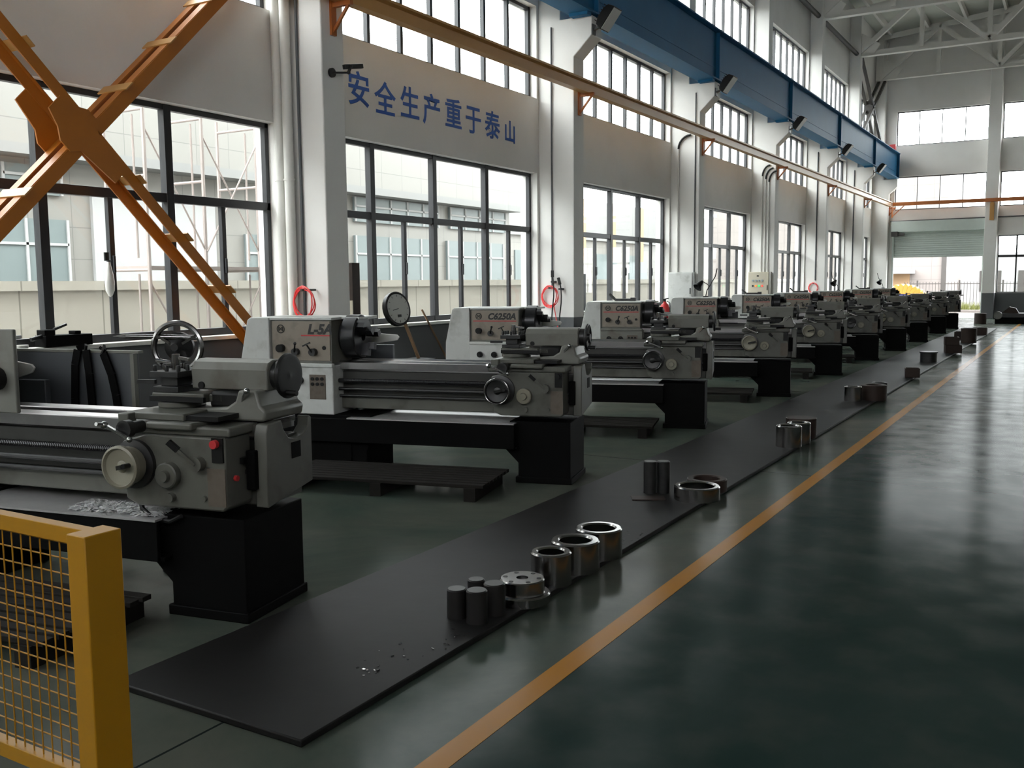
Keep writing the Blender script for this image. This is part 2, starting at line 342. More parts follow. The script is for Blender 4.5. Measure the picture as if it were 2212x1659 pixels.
# roller gate
d = sempty('door_1', 'grey green roller shutter raised half way at the gable', 'door', (0, 0, 0))
b = MB(); z = 2.53
while z < 3.75: b.prism([(43.66, z), (43.64, z+.045), (43.66, z+.09), (43.68, z+.09), (43.68, z)], 'x', -6.97, -3.47); z += .09
b.build('shutter', M_shut, d, smooth=False); MB().box(-7.03, -3.46, 43.36, 43.6, 3.6, 4.05).build('shutter_box', M_shut, d, bevel=.01)
MB().box(-7.0, -6.93, 43.56, 43.6, 0, 3.6).box(-3.51, -3.44, 43.56, 43.6, 0, 3.6).build('guide_rail', M_shut, d)
MB().box(-7.02, -6.75, 43.3, 43.5, 3.42, 3.62).cyl((-6.9, 43.4, 3.5), (-6.5, 43.4, 3.5), .07).build('shutter_motor', M_dark, d)

# ------------------------------------------------------------------ roof trusses
def truss(y, label):
    t = sempty('roof_truss', label, 'roof truss'); zb = 9.95; x0, x1 = -7.55, XR-.05; n = 8
    def zt(x): return (ZW+(x-XL0)/(RX-XL0)*(RZ-ZW) if x < RX else RZ-(x-RX)/(XR+.3-RX)*(RZ-ZW))-.3
    xs = [x0+(x1-x0)*k/n for k in range(n+1)]
    def ang(b, p, q, s): b.bar(p, q, .02, s).bar((p[0], p[1]+s*.45, p[2]), (q[0], q[1]+s*.45, q[2]), s*.9, .02)
    b = MB(); ang(b, (x0-.2, y, zb), (x1, y, zb), .2); b.box(x0-.2, x1, y-.1, y+.14, zb-.1, zb-.08); b.build('bottom_chord', M_truss, t, smooth=False)
    b = MB()
    for k in range(n): ang(b, (xs[k], y, zt(xs[k])), (xs[k+1], y, zt(xs[k+1])), .2)
    b.build('top_chord', M_truss, t, smooth=False); b = MB()
    for k in range(n):
        if k % 2 == 0: b.bar((xs[k], y, zb), (xs[k+1], y, zt(xs[k+1])), .17, .17)
        else: b.bar((xs[k], y, zt(xs[k])), (xs[k+1], y, zb), .17, .17)
    for k in range(n+1): b.bar((xs[k], y, zb), (xs[k], y, zt(xs[k])), .14, .14)
    b.build('web', M_truss, t, smooth=False)
    MB().prism([(-7.75, zb-.12), (-7.0, zb-.1), (-6.75, zb+.28), (-7.1, zb+.55), (-7.5, zb+.8), (-7.75, zb+.8)], 'y', y-.02, y+.02).build('gusset', M_truss, t, smooth=False)
for y, s in ((20.1, 'fifth from the gable'), (26.08, 'fourth from the gable'), (32.08, 'third from the gable'), (38.08, 'second from the gable'), (42.95, 'before the gable wall')):
    truss(y, f'white roof truss of steel angles, {s}')
for y0, y1, s in ((20.3, 25.95, 'four bays before'), (26.3, 31.9, 'three bays before'), (32.3, 37.9, 'two bays before')):
    o = MB().cyl((-7.55, y0, 9.95), (-7.55, y1, 9.95), .075, 12).build('eaves_strut', M_dark)  # dark colour holds the shade under the eaves
    tag(o, f'steel eaves strut between trusses, shade painted dark, {s} the gable', 'strut', 'eaves struts')
def cross_brace(y0, y1, z0, z1, x, m, label):
    t = thing('pillar_bracing', label, 'bracing', (x, (y0+y1)/2, (z0+z1)/2)); h = (y1-y0)/2; v = (z1-z0)/2
    for s in (1, -1):
        for dx in (-.12, .12): MB().bar((dx, -h, -s*v), (dx, h, s*v), .1, .1, (1, 0, 0)).build('brace', m, t)
    MB().box(-.14, .14, -.25, .25, -.25, .25).build('gusset', m, t); return t
cross_brace(38.3, 43.2, 6.95, 9.85, -7.55, M_dark, 'dark crossed steel bracing high between the last two pillars')

# ------------------------------------------------------------------ crane runway beam, conductor rail
t = thing('crane_beam', 'long blue steel crane runway beam on the pillar corbels', 'crane beam', (-6.98, 20, 5.82))
def ib(b, y0, y1): b.box(-.21, .21, y0, y1, 0, .03).box(.08, .11, y0, y1, .03, 1.0).box(-.11, -.08, y0, y1, .03, 1.0).box(-.24, .24, y0, y1, 1.0, 1.03)
b = MB(); ib(b, -24, 23.3); b.box(.11, .12, -24, 23.3, .26, .285); b.build('girder', M_blue, t, bevel=.003)
b = MB()
for y in P:
    if y < 42: b.box(-.19, .19, y-20+.16, y-20+.2, .03, 1.0)
    for dy in (1.6, 3.1, 4.6) if y < 42 else (): b.box(-.19, -.11, y-20+dy, y-20+dy+.012, .03, 1.0)
b.box(-.21, .21, 23.27, 23.3, .03, 1.0); b.build('stiffener', M_blue, t)
MB().box(-.035, .035, -24, 23.2, 1.03, 1.1).build('crane_rail', M_dark, t)
b = MB()
for y in P[1:-1]: b.box(-.16, .16, y-20-.18, y-20-.04, -.05, 0).box(-.16, .16, y-20+.42, y-20+.56, -.05, 0)
b.build('splice_plate', M_blue, t)
o = MB().box(-.12, .12, 22.75, 22.95, 1.1, 1.36).build('end_stop', M_red, t); o['label'] = 'red rail end stop'
t = thing('conductor_rail', 'long ochre steel conductor rail running along the pillar faces', 'conductor rail', (-7.0, 20, 4.64))
MB().prism([(-.08, 0), (.05, 0), (.05, .03), (.0, .05), (.0, .15), (.05, .17), (.05, .2), (-.08, .2)], 'y', -24, 22.95).build('rail', M_rail, t)
for y in P[1:]:
    b = MB(); yy = y-20+.18; b.box(-.15, -.12, yy-.04, yy+.04, -.34, .06).box(-.15, .13, yy-.025, yy+.025, -.05, 0).bar((-.13, yy, -.3), (.1, yy, -.03), .03, .03); o = b.build('bracket', M_orange, t); o['label'] = 'orange wall bracket'
t = thing('conductor_rail', 'thin orange conductor rail crossing the gable windows', 'conductor rail', (-3.2, 43.1, 4.7))
MB().box(-3.75, 11, -.05, .05, -.02, .12).build('rail', M_orange, t)
MB().bar((0, .06, -.05), (0, .06, -.75), .16, .06).bar((0, .0, 0), (0, .06, -.6), .1, .04).build('bracket', M_rail, t)
MB().bar((-3.78, .08, -.05), (-3.78, .08, -.5), .05, .04).bar((-3.3, 0, -.02), (-3.76, .06, -.45), .03, .03).build('bracket', M_orange, t)
o = MB().cyl((-7.1, 43.55, 4.06), (10, 43.55, 4.2), .025, 8).build('wall_conduit', M_grey); tag(o, 'grey conduit running across the gable above the shutter', 'conduit')

# ------------------------------------------------------------------ crossed yellow braces
t = thing('pillar_bracing', 'crossed yellow laced steel braces in front of the first tall window', 'bracing', (-7.48, 5.2, 2.91))
A0, A1 = (-2.75, -2.85), (2.83, 2.6)
def laced(s):
    # two angles, offset in depth, tied by batten plates
    p = Vector((0, -2.76, -2.86*s)); q = Vector((0, 2.84, 2.66*s)); d = (q-p).normalized(); nrm = Vector((1, 0, 0)).cross(d).normalized()
    for dx in (-.145, .145):
        b = MB(); o = Vector((dx, 0, 0)); sg = 1 if dx > 0 else -1; w = .115 if s > 0 else .1
        b.bar(p+o, q+o, .014, w, nrm); leg = .1 if s > 0 else .035
        b.bar(p+o+nrm*w/2-Vector((sg*leg/2, 0, 0)), q+o+nrm*w/2-Vector((sg*leg/2, 0, 0)), leg, .012, nrm); b.build('brace_angle', M_yel, t, smooth=False)
    for k in range(11):
        f = .05+k*.09
        if abs(f-.5) < .04: continue
        c = p.lerp(q, f)+nrm*(.07 if s > 0 else .062); MB().bar(c-Vector((.2, 0, 0)), c+Vector((.2, 0, 0)), .1, .012, nrm).build('batten', M_rail, t, smooth=False)  # battens in paler ochre, standing for window light on their tops
laced(1); laced(-1)
for dx, L1, L2 in ((.155, .3, .52), (-.155, .42, .25)):
    g = lambda a, c: (a*.72+c*.69, -a*.69+c*.72)          # along the falling arm, across it
    MB().prism([g(-L1, -.08), g(-.15, -.13), g(-.06, -.2), g(.06, -.2), g(.12, -.12), g(L2, -.07), g(L2, .07), g(.12, .13), g(.06, .2), g(-.06, .2), g(-.15, .13), g(-L1, .08)], 'x', dx-.008, dx+.008).build('gusset', M_yel, t, smooth=False)

# ------------------------------------------------------------------ painted slogan
t = thing('wall_slogan', 'row of blue painted Chinese characters on the white wall', 'lettering', (-7.8, 11.3, 3.98))
for ch, y, z in zip('安全生产重于泰山', (9.45, 9.97, 10.5, 11.0, 11.53, 12.05, 12.58, 13.1), (3.99, 3.95, 3.98, 3.97, 3.99, 3.98, 3.97, 3.97)):
    s = .44 if ch != '山' else .36
    text_mesh('character', ch, M_slogan, t, s, Matrix.Translation((.004, y-11.3, z-3.98-.15))@EAST, 0, .006, .002, 'CENTER')

# ------------------------------------------------------------------ lathes
def build_lathe(k, loc, rz, label, dx=0, letter='C6250A', wheel=M_dsteel, tail_disc=False, guard=False):
    T = thing('engine_lathe', label, 'lathe', (loc[0], loc[1], 0), rz, 'row of lathes')
    h = dx                                            # shift of the headstock end for a shorter bed
    MB().prism([(0, 0), (0, .5), (-.5, .5), (-.5, .33), (-.54, .31), (-.54, .27), (-.43, .16), (-.43, 0)], 'y', 0, .5).box(-.45, .012, -.012, .512, 0, .05).build('tail_pedestal', M_base, T, bevel=.006)
    MB().prism([(-2.72+h, 0), (-1.76+h, 0), (-1.76+h, .2), (-1.72+h, .31), (-1.72+h, .5), (-2.72+h, .5)], 'y', 0, .54).box(-2.5+h, -1.9+h, -.012, 0, .06, .4).build('head_pedestal', M_base, T, bevel=.006)
    b = MB(); b.box(-2.72+h, -.42, -.06, .6, .28, .30).box(-2.72+h, -.44, -.08, -.06, .28, .478).box(-2.72+h, -.42, .6, .62, .28, .55); b.build('tray_beam', M_base, T, bevel=.004)
    MB().box(-1.9+h, -.44, -.09, .6, .478, .488).build('chip_tray', M_tray, T)
    # bed
    MB().box(-2.1+h, .03, .14, .46, .54, .65).build('bed', M_dirty, T, bevel=.008); MB().box(-2.1+h, .03, .17, .43, .65, .86).build('bed_web', M_bed, T, bevel=.008)  # same casting, web coloured darker between ways and rods
    b = MB(); b.prism([(.1, .54), (.5, .6), (.5, .93), (.48, .94), (.47, .89), (.43, .855), (.36, .84), (.29, .855), (.25, .9), (.23, .95), (.12, .94), (.1, .9)], 'x', .0, .07).build('bed_end', M_dirty, T, bevel=.006)
    MB().box(.065, .073, .31, .39, .745, .825).build('bed_hole_shade', M_base, T)  # solid black block paints the dark inside of a square hole
    b = MB(); b.prism([(.12, .88), (.25, .88), (.25, .935), (.2, .935), (.18, .95), (.16, .935), (.12, .935)], 'x', -2.1+h, .02); b.prism([(.36, .88), (.48, .88), (.48, .935), (.44, .935), (.42, .95), (.4, .935), (.36, .935)], 'x', -2.1+h, -.02); b.build('bed_ways', M_way, T)
    prof = []; n = int((2.0-h)/.012)
    for i in range(n): prof += [(.0185, i*.012), (.0185, i*.012+.005), (.0155, i*.012+.006), (.0155, i*.012+.011)]
    MB().rev(prof, (-2.06+h, .085, .785), (1, 0, 0), 8).build('leadscrew', M_chuck, T)
    MB().cyl((-2.06+h, .09, .715), (.0, .09, .715), .015, 10).cyl((-2.06+h, .1, .655), (.0, .1, .655), .012, 10).build('feed_rod', M_dsteel, T)
    MB().box(-.03, .02, .07, .15, .63, .82).build('rod_bracket', M_base, T, bevel=.006)  # bracket coloured black to paint the dark gap beside the apron
    # carriage
    b = MB(); b.prism([(-.62, .58), (-.55, .55), (-.06, .55), (-.04, .57), (-.04, .9), (-.5, .9), (-.63, .86)], 'y', -.07, .13); b.build('apron', M_dirty, T, bevel=.01)
    MB().box(-.66, -.02, -.06, .5, .9, .945).box(-.46, -.2, -.1, .5, .93, .965).build('saddle', M_dirty, T, bevel=.01)
    w = MB().rev([(.02, 0), (.085, .03), (.09, .04), (.09, .085), (.1, .09), (.103, .1), (.103, .115), (.092, .12), (.085, .105), (.03, .095), (.02, .1), (.0, .1)], (-.55, -.07, .755), (0, -1, 0), 32).build('apron_handwheel', wheel, T)
    MB().bar((-.565, -.175, .75), (-.48, -.21, .772), .022, .02).cyl((-.48, -.2, .772), (-.47, -.25, .775), .012).build('grip', M_black, w)
    MB().rev([(.02, 0), (.118, 0), (.118, .022), (.085, .03), (.02, .03)], (-.55, -.07, .755), (0, -1, 0), 32).build('dial_flange', M_dsteel, w)
    if wheel is not M_cream: MB().ring((-.55, -.185, .755), (0, 1, 0), .1, .006).build('rim', M_steel, w)
    MB().rev([(.062, 0), (.062, .035), (.056, .04), (.03, .04), (.026, .06), (0, .06)], (-.352, -.07, .712), (0, -1, 0), 20).build('feed_dial', M_dirty if k == 0 else M_cream, T)
    MB().cyl((-.345, -.07, .605), (-.345, -.1, .605), .022).cyl((-.16, -.07, .61), (-.16, -.085, .61), .014).build('lower_knob', M_dirty, T)
    l = MB().cyl((-.18, -.07, .775), (-.18, -.11, .775), .034).bar((-.18, -.11, .775), (-.265, -.14, .86), .014, .014).build('feed_lever', M_dirty, T); MB().bar((-.25, -.135, .845), (-.29, -.15, .885), .026, .026).build('lever_grip', M_black, l)
    s = MB().box(-.105, -.045, -.082, -.07, .785, .9).build('switch_plate', M_black, T); MB().cyl((-.08, -.08, .873), (-.08, -.105, .873), .02).build('stop_button', M_red if k == 0 else M_black, s)
    MB().box(-.14, -.042, -.074, -.07, .575, .755).build('data_plate', M_plate, T)
    if k == 0: MB().cyl((-.05, .0, .7), (-.025, .0, .7), .014).build('red_plug', M_red, T); MB().box(-.05, -.02, .04, .09, .76, .79).build('latch', M_black, T)
    if k == 0: MB().tube([(-.6, 0, .57), (-.57, -.02, .52), (-.5, -.03, .48), (-.4, -.03, .47), (-.34, -.02, .5)], .012).build('oil_hose', M_black, T)
    # cross slide, compound rest, tool post
    MB().box(-.62, -.28, -.05, .42, .965, 1.0).box(-.62, -.56, -.1, -.04, .95, 1.0).build('cross_slide', M_dirty, T, bevel=.006)
    c = MB().cyl((-.5, -.08, .94), (-.5, -.2, .94), .03).cyl((-.5, -.16, .94), (-.5, -.2, .94), .042).build('cross_slide_dial', M_dsteel, T)
    MB().bar((-.59, -.21, .955), (-.45, -.22, .90), .014, .014).ball((-.6, -.21, .958), .019).ball((-.44, -.23, .9), .014).cyl((-.6, -.21, .96), (-.6, -.26, .97), .009).build('crank', M_chrome, c)
    MB().cyl((-.5, .22, 1.0), (-.5, .22, 1.03), .115, 24).box(-.61, -.3, .13, .31, 1.03, 1.075).box(-.3, -.22, .17, .27, 1.03, 1.07).build('compound_rest', M_dirty, T, bevel=.006)
    MB().cyl((-.22, .22, 1.05), (-.16, .22, 1.05), .03).ball((-.14, .22, 1.05), .02).bar((-.15, .19, 1.0), (-.15, .25, 1.1), .012, .012).build('compound_crank', M_dsteel, T)
    MB().box(-.6, -.28, .1, .12, 1.035, 1.06).box(-.32, -.1, -.03, .16, .968, .99).build('chip_guard', M_black, T)
    b = MB(); b.box(-.6, -.45, .13, .3, 1.075, 1.105).box(-.575, -.475, .16, .27, 1.105, 1.15).box(-.61, -.44, .12, .31, 1.15, 1.18)
    for ix in (0, 1, 2):
        for iy in (0, 2) if ix == 1 else (0, 1, 2): b.cyl((-.595+ix*.07, .145+iy*.07, 1.18), (-.595+ix*.07, .145+iy*.07, 1.21), .011, 6)
    tp = b.build('tool_post', M_dsteel, T, bevel=.003)
    MB().cyl((-.525, .215, 1.18), (-.525, .215, 1.26), .022).bar((-.525, .215, 1.245), (-.43, .2, 1.235), .014, .014).build('clamp_handle', M_steel, tp)
    MB().bar((-.7, .14, 1.125), (-.6, .15, 1.125), .02, .02).build('cutting_tool', M_dsteel, tp)
    # tailstock
    b = MB(); b.prism([(-.4, .95), (.04, .95), (.05, 1.0), (.02, 1.025), (.0, 1.1), (-.1, 1.1), (-.12, 1.045), (-.17, 1.015), (-.38, 1.0)], 'y', .13, .47); b.build('tailstock_base', M_mach, T, bevel=.012)
    b = MB(); b.prism([(.2, 1.09), (.37, 1.09), (.375, 1.19), (.35, 1.225), (.31, 1.238), (.26, 1.238), (.22, 1.225), (.195, 1.19)], 'x', -.42, .02).build('tailstock_barrel', M_mach, T, bevel=.008)
    MB().box(-.3, -.12, .17, .42, 1.0, 1.088).build('clamp_housing', M_black, T, bevel=.02)
    MB().cyl((-.5, .285, 1.155), (-.42, .285, 1.155), .034).build('quill', M_dsteel, T); MB().cyl((.02, .285, 1.16), (.06, .285, 1.16), .07).build('end_collar', M_dsteel, T)
    MB().cyl((-.36, .2, 1.11), (-.36, .19, 1.11), .018).build('lock_bolt', M_black, T)
    if tail_disc: w = MB().rev([(0, 0), (.03, 0), (.1, .02), (.108, .012), (.112, .02), (.108, .034), (.09, .036), (.03, .03), (.0, .034)], (.06, .285, 1.16), (1, 0, 0), 32).build('tail_handwheel', M_black, T)
    else:
        b = MB().ring((.08, .285, 1.16), (1, 0, 0), .1, .011).cyl((.05, .285, 1.16), (.1, .285, 1.16), .028)
        for a in (90, 210, 330): b.bar((.08, .285, 1.16), (.08, .285+.1*math.cos(R(a)), 1.16+.1*math.sin(R(a))), .02, .014)
        w = b.build('tail_handwheel', M_dsteel, T)
    MB().cyl((.09, .25, 1.08), (.15, .25, 1.08), .014).build('grip', M_black, w)
    MB().bar((-.1, .15, 1.03), (-.03, .1, 1.1), .014, .014).ball((-.03, .1, 1.1), .016).build('clamp_lever', M_chrome, T)
    # headstock
    MB().prism([(-2.08+h, .93), (-2.08+h, 1.3), (-2.66+h, 1.3), (-2.66+h, .93)], 'y', .03, .56).build('headstock', M_mach, T, bevel=.008)
    MB().box(-2.67+h, -1.9+h, .2, .57, 1.3, 1.322).box(-2.67+h, -2.07+h, .02, .3, 1.3, 1.322).build('headstock_lid', M_machl, T, bevel=.005)
    MB().prism([(-2.96+h, .5), (-2.66+h, .5), (-2.66+h, 1.322), (-2.84+h, 1.322), (-2.87+h, 1.3), (-2.95+h, .93)], 'y', .0, .58).build('gear_cover', M_machl, T, bevel=.008)
    g = MB().box(-2.66+h, -2.05+h, -.02, .5, .5, .915).box(-2.66+h, -2.05+h, -.03, .02, .9, .935).build('feed_gearbox', M_machl if k < 3 else M_mach, T, bevel=.008)
    pn = MB().box(-2.64+h, -2.09+h, .02, .035, .955, 1.29).build('control_panel', M_panel, T, bevel=.002); f = .017
    MB().ring((-2.555+h, f, 1.225), (0, 1, 0), .034, .004, 24, 6).box(-2.575+h, -2.57+h, f-.002, f+.004, 1.205, 1.245).box(-2.54+h, -2.535+h, f-.002, f+.004, 1.205, 1.245).bar((-2.572+h, f, 1.21), (-2.538+h, f, 1.24), .004, .006).bar((-2.572+h, f, 1.24), (-2.538+h, f, 1.21), .004, .006).build('emblem', M_letter, pn)
    if letter == 'L-5A': text_mesh('lettering', letter, M_letter, pn, .115, Matrix.Translation((-2.3+h, f+.001, 1.185))@FRONT, .25, .005); rl = (-2.36, -2.09)
    else: text_mesh('lettering', letter, M_letter, pn, .098, Matrix.Translation((-2.45+h, f+.001, 1.19))@FRONT, .25, .004); rl = (-2.62, -2.11)
    MB().box(rl[0]+h, rl[1]+h, f-.001, f+.004, 1.165, 1.175).build('red_stripe', M_red, pn)
    MB().cyl((-2.55+h, .02, 1.06), (-2.55+h, -.03, 1.06), .034).build('speed_knob', M_black, pn)
    MB().cyl((-2.41+h, .02, 1.03), (-2.41+h, -.02, 1.03), .032).bar((-2.41+h, -.02, 1.03), (-2.385+h, -.05, 1.1), .012, .012).ball((-2.383+h, -.052, 1.105), .014).build('speed_lever', M_dsteel, pn)
    MB().cyl((-2.24+h, .02, 1.03), (-2.24+h, -.03, 1.03), .032).bar((-2.24+h, -.03, 1.03), (-2.265+h, -.07, 1.1), .01, .01).bar((-2.3+h, -.07, 1.085), (-2.23+h, -.07, 1.115), .012, .012).build('feed_selector', M_dsteel, pn)
    MB().cyl((-2.145+h, .02, 1.065), (-2.145+h, .012, 1.065), .017).build('panel_hole_shade', M_black, pn)  # black disc paints the dark of a hole in the panel
    for kx in (-2.53, -2.36): MB().cyl((kx+h, -.02, .79), (kx+h, -.05, .79), .034).cyl((kx+h, -.05, .79), (kx+h, -.07, .79), .022).build('gearbox_knob', M_black, g)
    b = MB()
    for ix in range(3):
        for iz in range(2): b.cyl((-2.24+ix*.045+h, -.02, .76+iz*.045), (-2.24+ix*.045+h, -.035, .76+iz*.045), .015, 10)
    b.build('push_buttons', M_black, g)
    MB().box(-2.27+h, -2.12+h, -.025, -.02, .63, .84).build('switch_panel', M_plate, g)
    # chuck
    ck = MB().rev([(.1, 0), (.14, 0), (.14, .03), (.18, .035), (.19, .045), (.19, .16), (.178, .172), (.04, .172), (.04, .1), (0, .1)], (-2.08+h, .29, 1.15), (1, 0, 0), 40).build('chuck', M_chuck, T)
    for a in (20, 140, 260):
        j = MB(); ca, sa = math.cos(R(a)), math.sin(R(a)); j.bar((-1.875+h, .29+.06*ca, 1.15+.06*sa), (-1.875+h, .29+.165*ca, 1.15+.165*sa), .05, .07, (1, 0, 0)); j.bar((-1.82+h, .29+.05*ca, 1.15+.05*sa), (-1.82+h, .29+.11*ca, 1.15+.11*sa), .045, .06, (1, 0, 0)); j.build('chuck_jaw', M_chuck, ck)
    ze = (-1.7 if k else -1.84)+h
    MB().prism([(-2.0+h, 1.06), (ze-.02, 1.1), (ze, 1.13), (ze-.02, 1.15), (-2.0+h, 1.17)], 'y', .585, .6).build('rear_shield', M_white, T, bevel=.004); MB().box(-2.06+h, -1.76+h, .58, .62, .55, 1.06).build('rear_guard', M_grey, T, bevel=.004)
    if guard:
        sh = MB().box(-1.95, -1.385, .03, .055, .95, 1.385).build('chuck_shield', M_mach, T, bevel=.006); MB().cyl((-1.5, .03, 1.13), (-1.5, -.02, 1.13), .06).build('shield_knob', M_black, sh)
        o = MB().box(-2.3, -1.16, .66, .68, .5, 1.22).build('splash_guard', M_grey, T, bevel=.003); MB().box(-2.3, -1.14, .655, .695, 1.22, 1.235).box(-1.18, -1.155, .63, .659, .5, 1.22).build('edge_strip', M_mach, o)
    return T
LAB = ['nearest grey lathe, cut by the edge, with cream handwheel and chips in its tray',
       'grey lathe with red underlined panel behind the nearest lathe',
       'grey lathe below the second red hose coil, dark panel lettering over a thin red stripe',
       'grey lathe with the red extinguisher standing at its chuck',
       'grey lathe in front of the white wall cabinet',
       'grey lathe in front of the cabinet with pilot lights',
       'grey lathe, first one past the cabinet with pilot lights',
       'grey lathe beside the stacked steel boxes on the mat',
       'grey lathe, last but one before the open gate',
       'grey lathe, last of the row before the open gate']
LP = [((-3.33, 3.12), 11), ((-3.41, 6.62), 14), ((-3.45, 9.88), 16), ((-3.38, 13.18), 14), ((-3.40, 16.6), 14), ((-3.40, 20.0), 14), ((-3.32, 22.95), 14), ((-3.32, 26.5), 14), ((-3.38, 30.9), 14), ((-3.36, 34.0), 14)]
LATHES = []
for k, (p, a) in enumerate(LP):
    if k <= 3: T = build_lathe(k, p, R(a), LAB[k], 0, 'L-5A' if k == 1 else 'C6250A', M_cream if k in (0, 3) else M_dsteel, k == 0, k == 0)
    else:
        T = copy_tree(LATHES[2 if k % 2 else 3]); T.location = (p[0], p[1], 0); T.rotation_euler = (0, 0, R(a)); T['label'] = LAB[k]
    LATHES.append(T)
def lw(k, x, y, z):
    p, a = LP[k]; a = R(a); return (p[0]+x*math.cos(a)-y*math.sin(a), p[1]+x*math.sin(a)+y*math.cos(a), z)
# chips in the nearest tray
b = MB()
for i in range(900):
    x = -1.0+rnd.random()**1.5*.55; y = -.05+rnd.random()*.17; s = .004+rnd.random()*.011; a = rnd.random()*6.28; c = Vector((x, y, .492+rnd.random()*.018))
    u = Vector((math.cos(a), math.sin(a), rnd.uniform(-.4, .4)))*s; v = Vector((-math.sin(a), math.cos(a), rnd.uniform(-.5, .5)))*s*.5; w = Vector((0, 0, .0012))
    b.add([c-u-v, c+u-v, c+u+v, c-u+v, c-u-v+w, c+u-v+w, c+u+v+w, c-u+v+w], [(3,2,1,0),(4,5,6,7),(0,1,5,4),(1,2,6,5),(2,3,7,6),(3,0,4,7)])
o = b.build('metal_chips', M_swarf); o.location = (LP[0][0][0], LP[0][0][1], 0); o.rotation_euler = (0, 0, R(11)); tag(o, 'bright metal chips lying in the nearest lathe tray', 'metal chips', kind='stuff')

b = MB()
for i in range(48):
    q = i % 3; c = Vector(((-2.42, -2.33, -2.31)[q]+rnd.gauss(0, .05), (2.95, 3.25, 5.35)[q]+rnd.gauss(0, .12), .03)); s2 = .003+rnd.random()*.006; a = rnd.random()*6.28
    if c.x > -2.27: continue
    u = Vector((math.cos(a), math.sin(a), .1))*s2; v = Vector((-math.sin(a), math.cos(a), .2))*s2*.5; w = Vector((0, 0, .001))
    b.add([c-u-v, c+u-v, c+u+v, c-u+v, c-u-v+w, c+u-v+w, c+u+v+w, c-u+v+w], [(3,2,1,0),(4,5,6,7),(0,1,5,4),(1,2,6,5),(2,3,7,6),(3,0,4,7)])
tag(b.build('metal_chips', M_steel), 'few metal chips scattered along the black mat edge', 'metal chips', kind='stuff')
# belts over the guard, wheel behind the tool post
def strap(pts, label):
    b = MB(); w = .05
    for p, q in zip(pts, pts[1:]): b.bar(p, q, w, .012, (0, 1, 0))
    o = b.build('drive_belt', M_base); o.location = (LP[0][0][0], LP[0][0][1], 0); o.rotation_euler = (0, 0, R(11)); tag(o, label, 'belt', 'belts on the guard')
strap([(-1.6, .635, .72), (-1.595, .635, .95), (-1.58, .635, 1.15), (-1.56, .64, 1.235), (-1.54, .675, 1.245), (-1.5, .64, 1.235), (-1.48, .635, 1.1), (-1.46, .635, .72)], 'looped black belt hung over the grey guard, double strand')
strap([(-1.43, .71, 1.2), (-1.41, .675, 1.245), (-1.37, .635, 1.22), (-1.32, .635, 1.1), (-1.295, .635, .98), (-1.285, .635, .9)], 'single black belt end hung over the grey guard')
wx, wy, wz = lw(0, -.84, .62, 1.265)
t = thing('wheel_stand', 'steel ring wheel on a stand behind the nearest tool post', 'wheel', (wx, wy, 0), R(30))
b = MB().ring((0, 0, wz), (0, 1, 0), .132, .016, 40).ring((0, .03, wz), (0, 1, 0), .13, .007, 40)
for a in (30, 150, 270): b.bar((0, 0, wz), (.13*math.cos(R(a)), 0, wz+.13*math.sin(R(a))), .03, .014)
b.build('wheel', M_steel, t); MB().rev([(0, 0), (.08, 0), (.08, .03), (.03, .07), (.02, .1), (0, .1)], (0, .05, wz), (0, -1, 0), 20).build('hub', M_dsteel, t)
MB().cyl((0, .05, .02), (0, .05, wz), .025).cyl((0, .05, 0), (0, .05, .02), .15, 24).build('stand', M_dsteel, t); MB().cyl((-.1, -.05, wz-.07), (.06, -.09, wz-.09), .012).cyl((-.28, .0, wz+.06), (.12, .0, wz+.05), .014).rev([(.014, 0), (.0, .08)], (-.28, 0, wz+.06), (-1, 0, .02), 10).build('cross_rod', M_steel, t)
# things on the sill by the first window
t = thing('machine_vice', 'dark machine vice lying on the sill of the first window', 'vice', (-7.76, 5.25, 1.078))
MB().box(-.1, .06, -.22, .24, 0, .1).box(-.07, .05, -.22, -.12, .1, .15).box(-.06, .04, .08, .14, .1, .13).build('body', M_base, t, bevel=.006); MB().cyl((0, -.32, .07), (0, -.1, .12), .018).bar((0, -.1, .15), (0, .02, .19), .03, .02).build('screw', M_dsteel, t)
o = MB().rev([(0, 0), (.055, 0), (.06, .012), (.06, .03), (.05, .03), (.045, .012), (0, .012)], (-7.78, 4.85, 1.076), (0, 0, 1), 20).build('metal_lid', M_white); tag(o, 'small pale round lid on the sill by the vice', 'lid')
t = thing('plastic_bag', 'thin white plastic bag tied to the first window stile', 'bag', (-7.88, 5.83, 1.5))
MB().rev([(.0, 0), (.02, .015), (.04, .06), (.045, .14), (.035, .22), (.018, .3), (.012, .33)], (0, 0, 0), (0, 0, 1), 12).build('bag', M_white, t); MB().ring((0, 0, .34), (0, 0, 1), .018, .006).bar((-.03, 0, .34), (-.03, 0, .42), .02, .04).build('tie', M_black, t)

# ------------------------------------------------------------------ floor things along the lathes
mat_o = MB().box(-3.26, -2.25, 2.33, 34.4, 0.0, .028).build('rubber_mat', M_mat, bevel=.006); tag(mat_o, 'long black rubber mat lying along the row of lathes', 'mat')
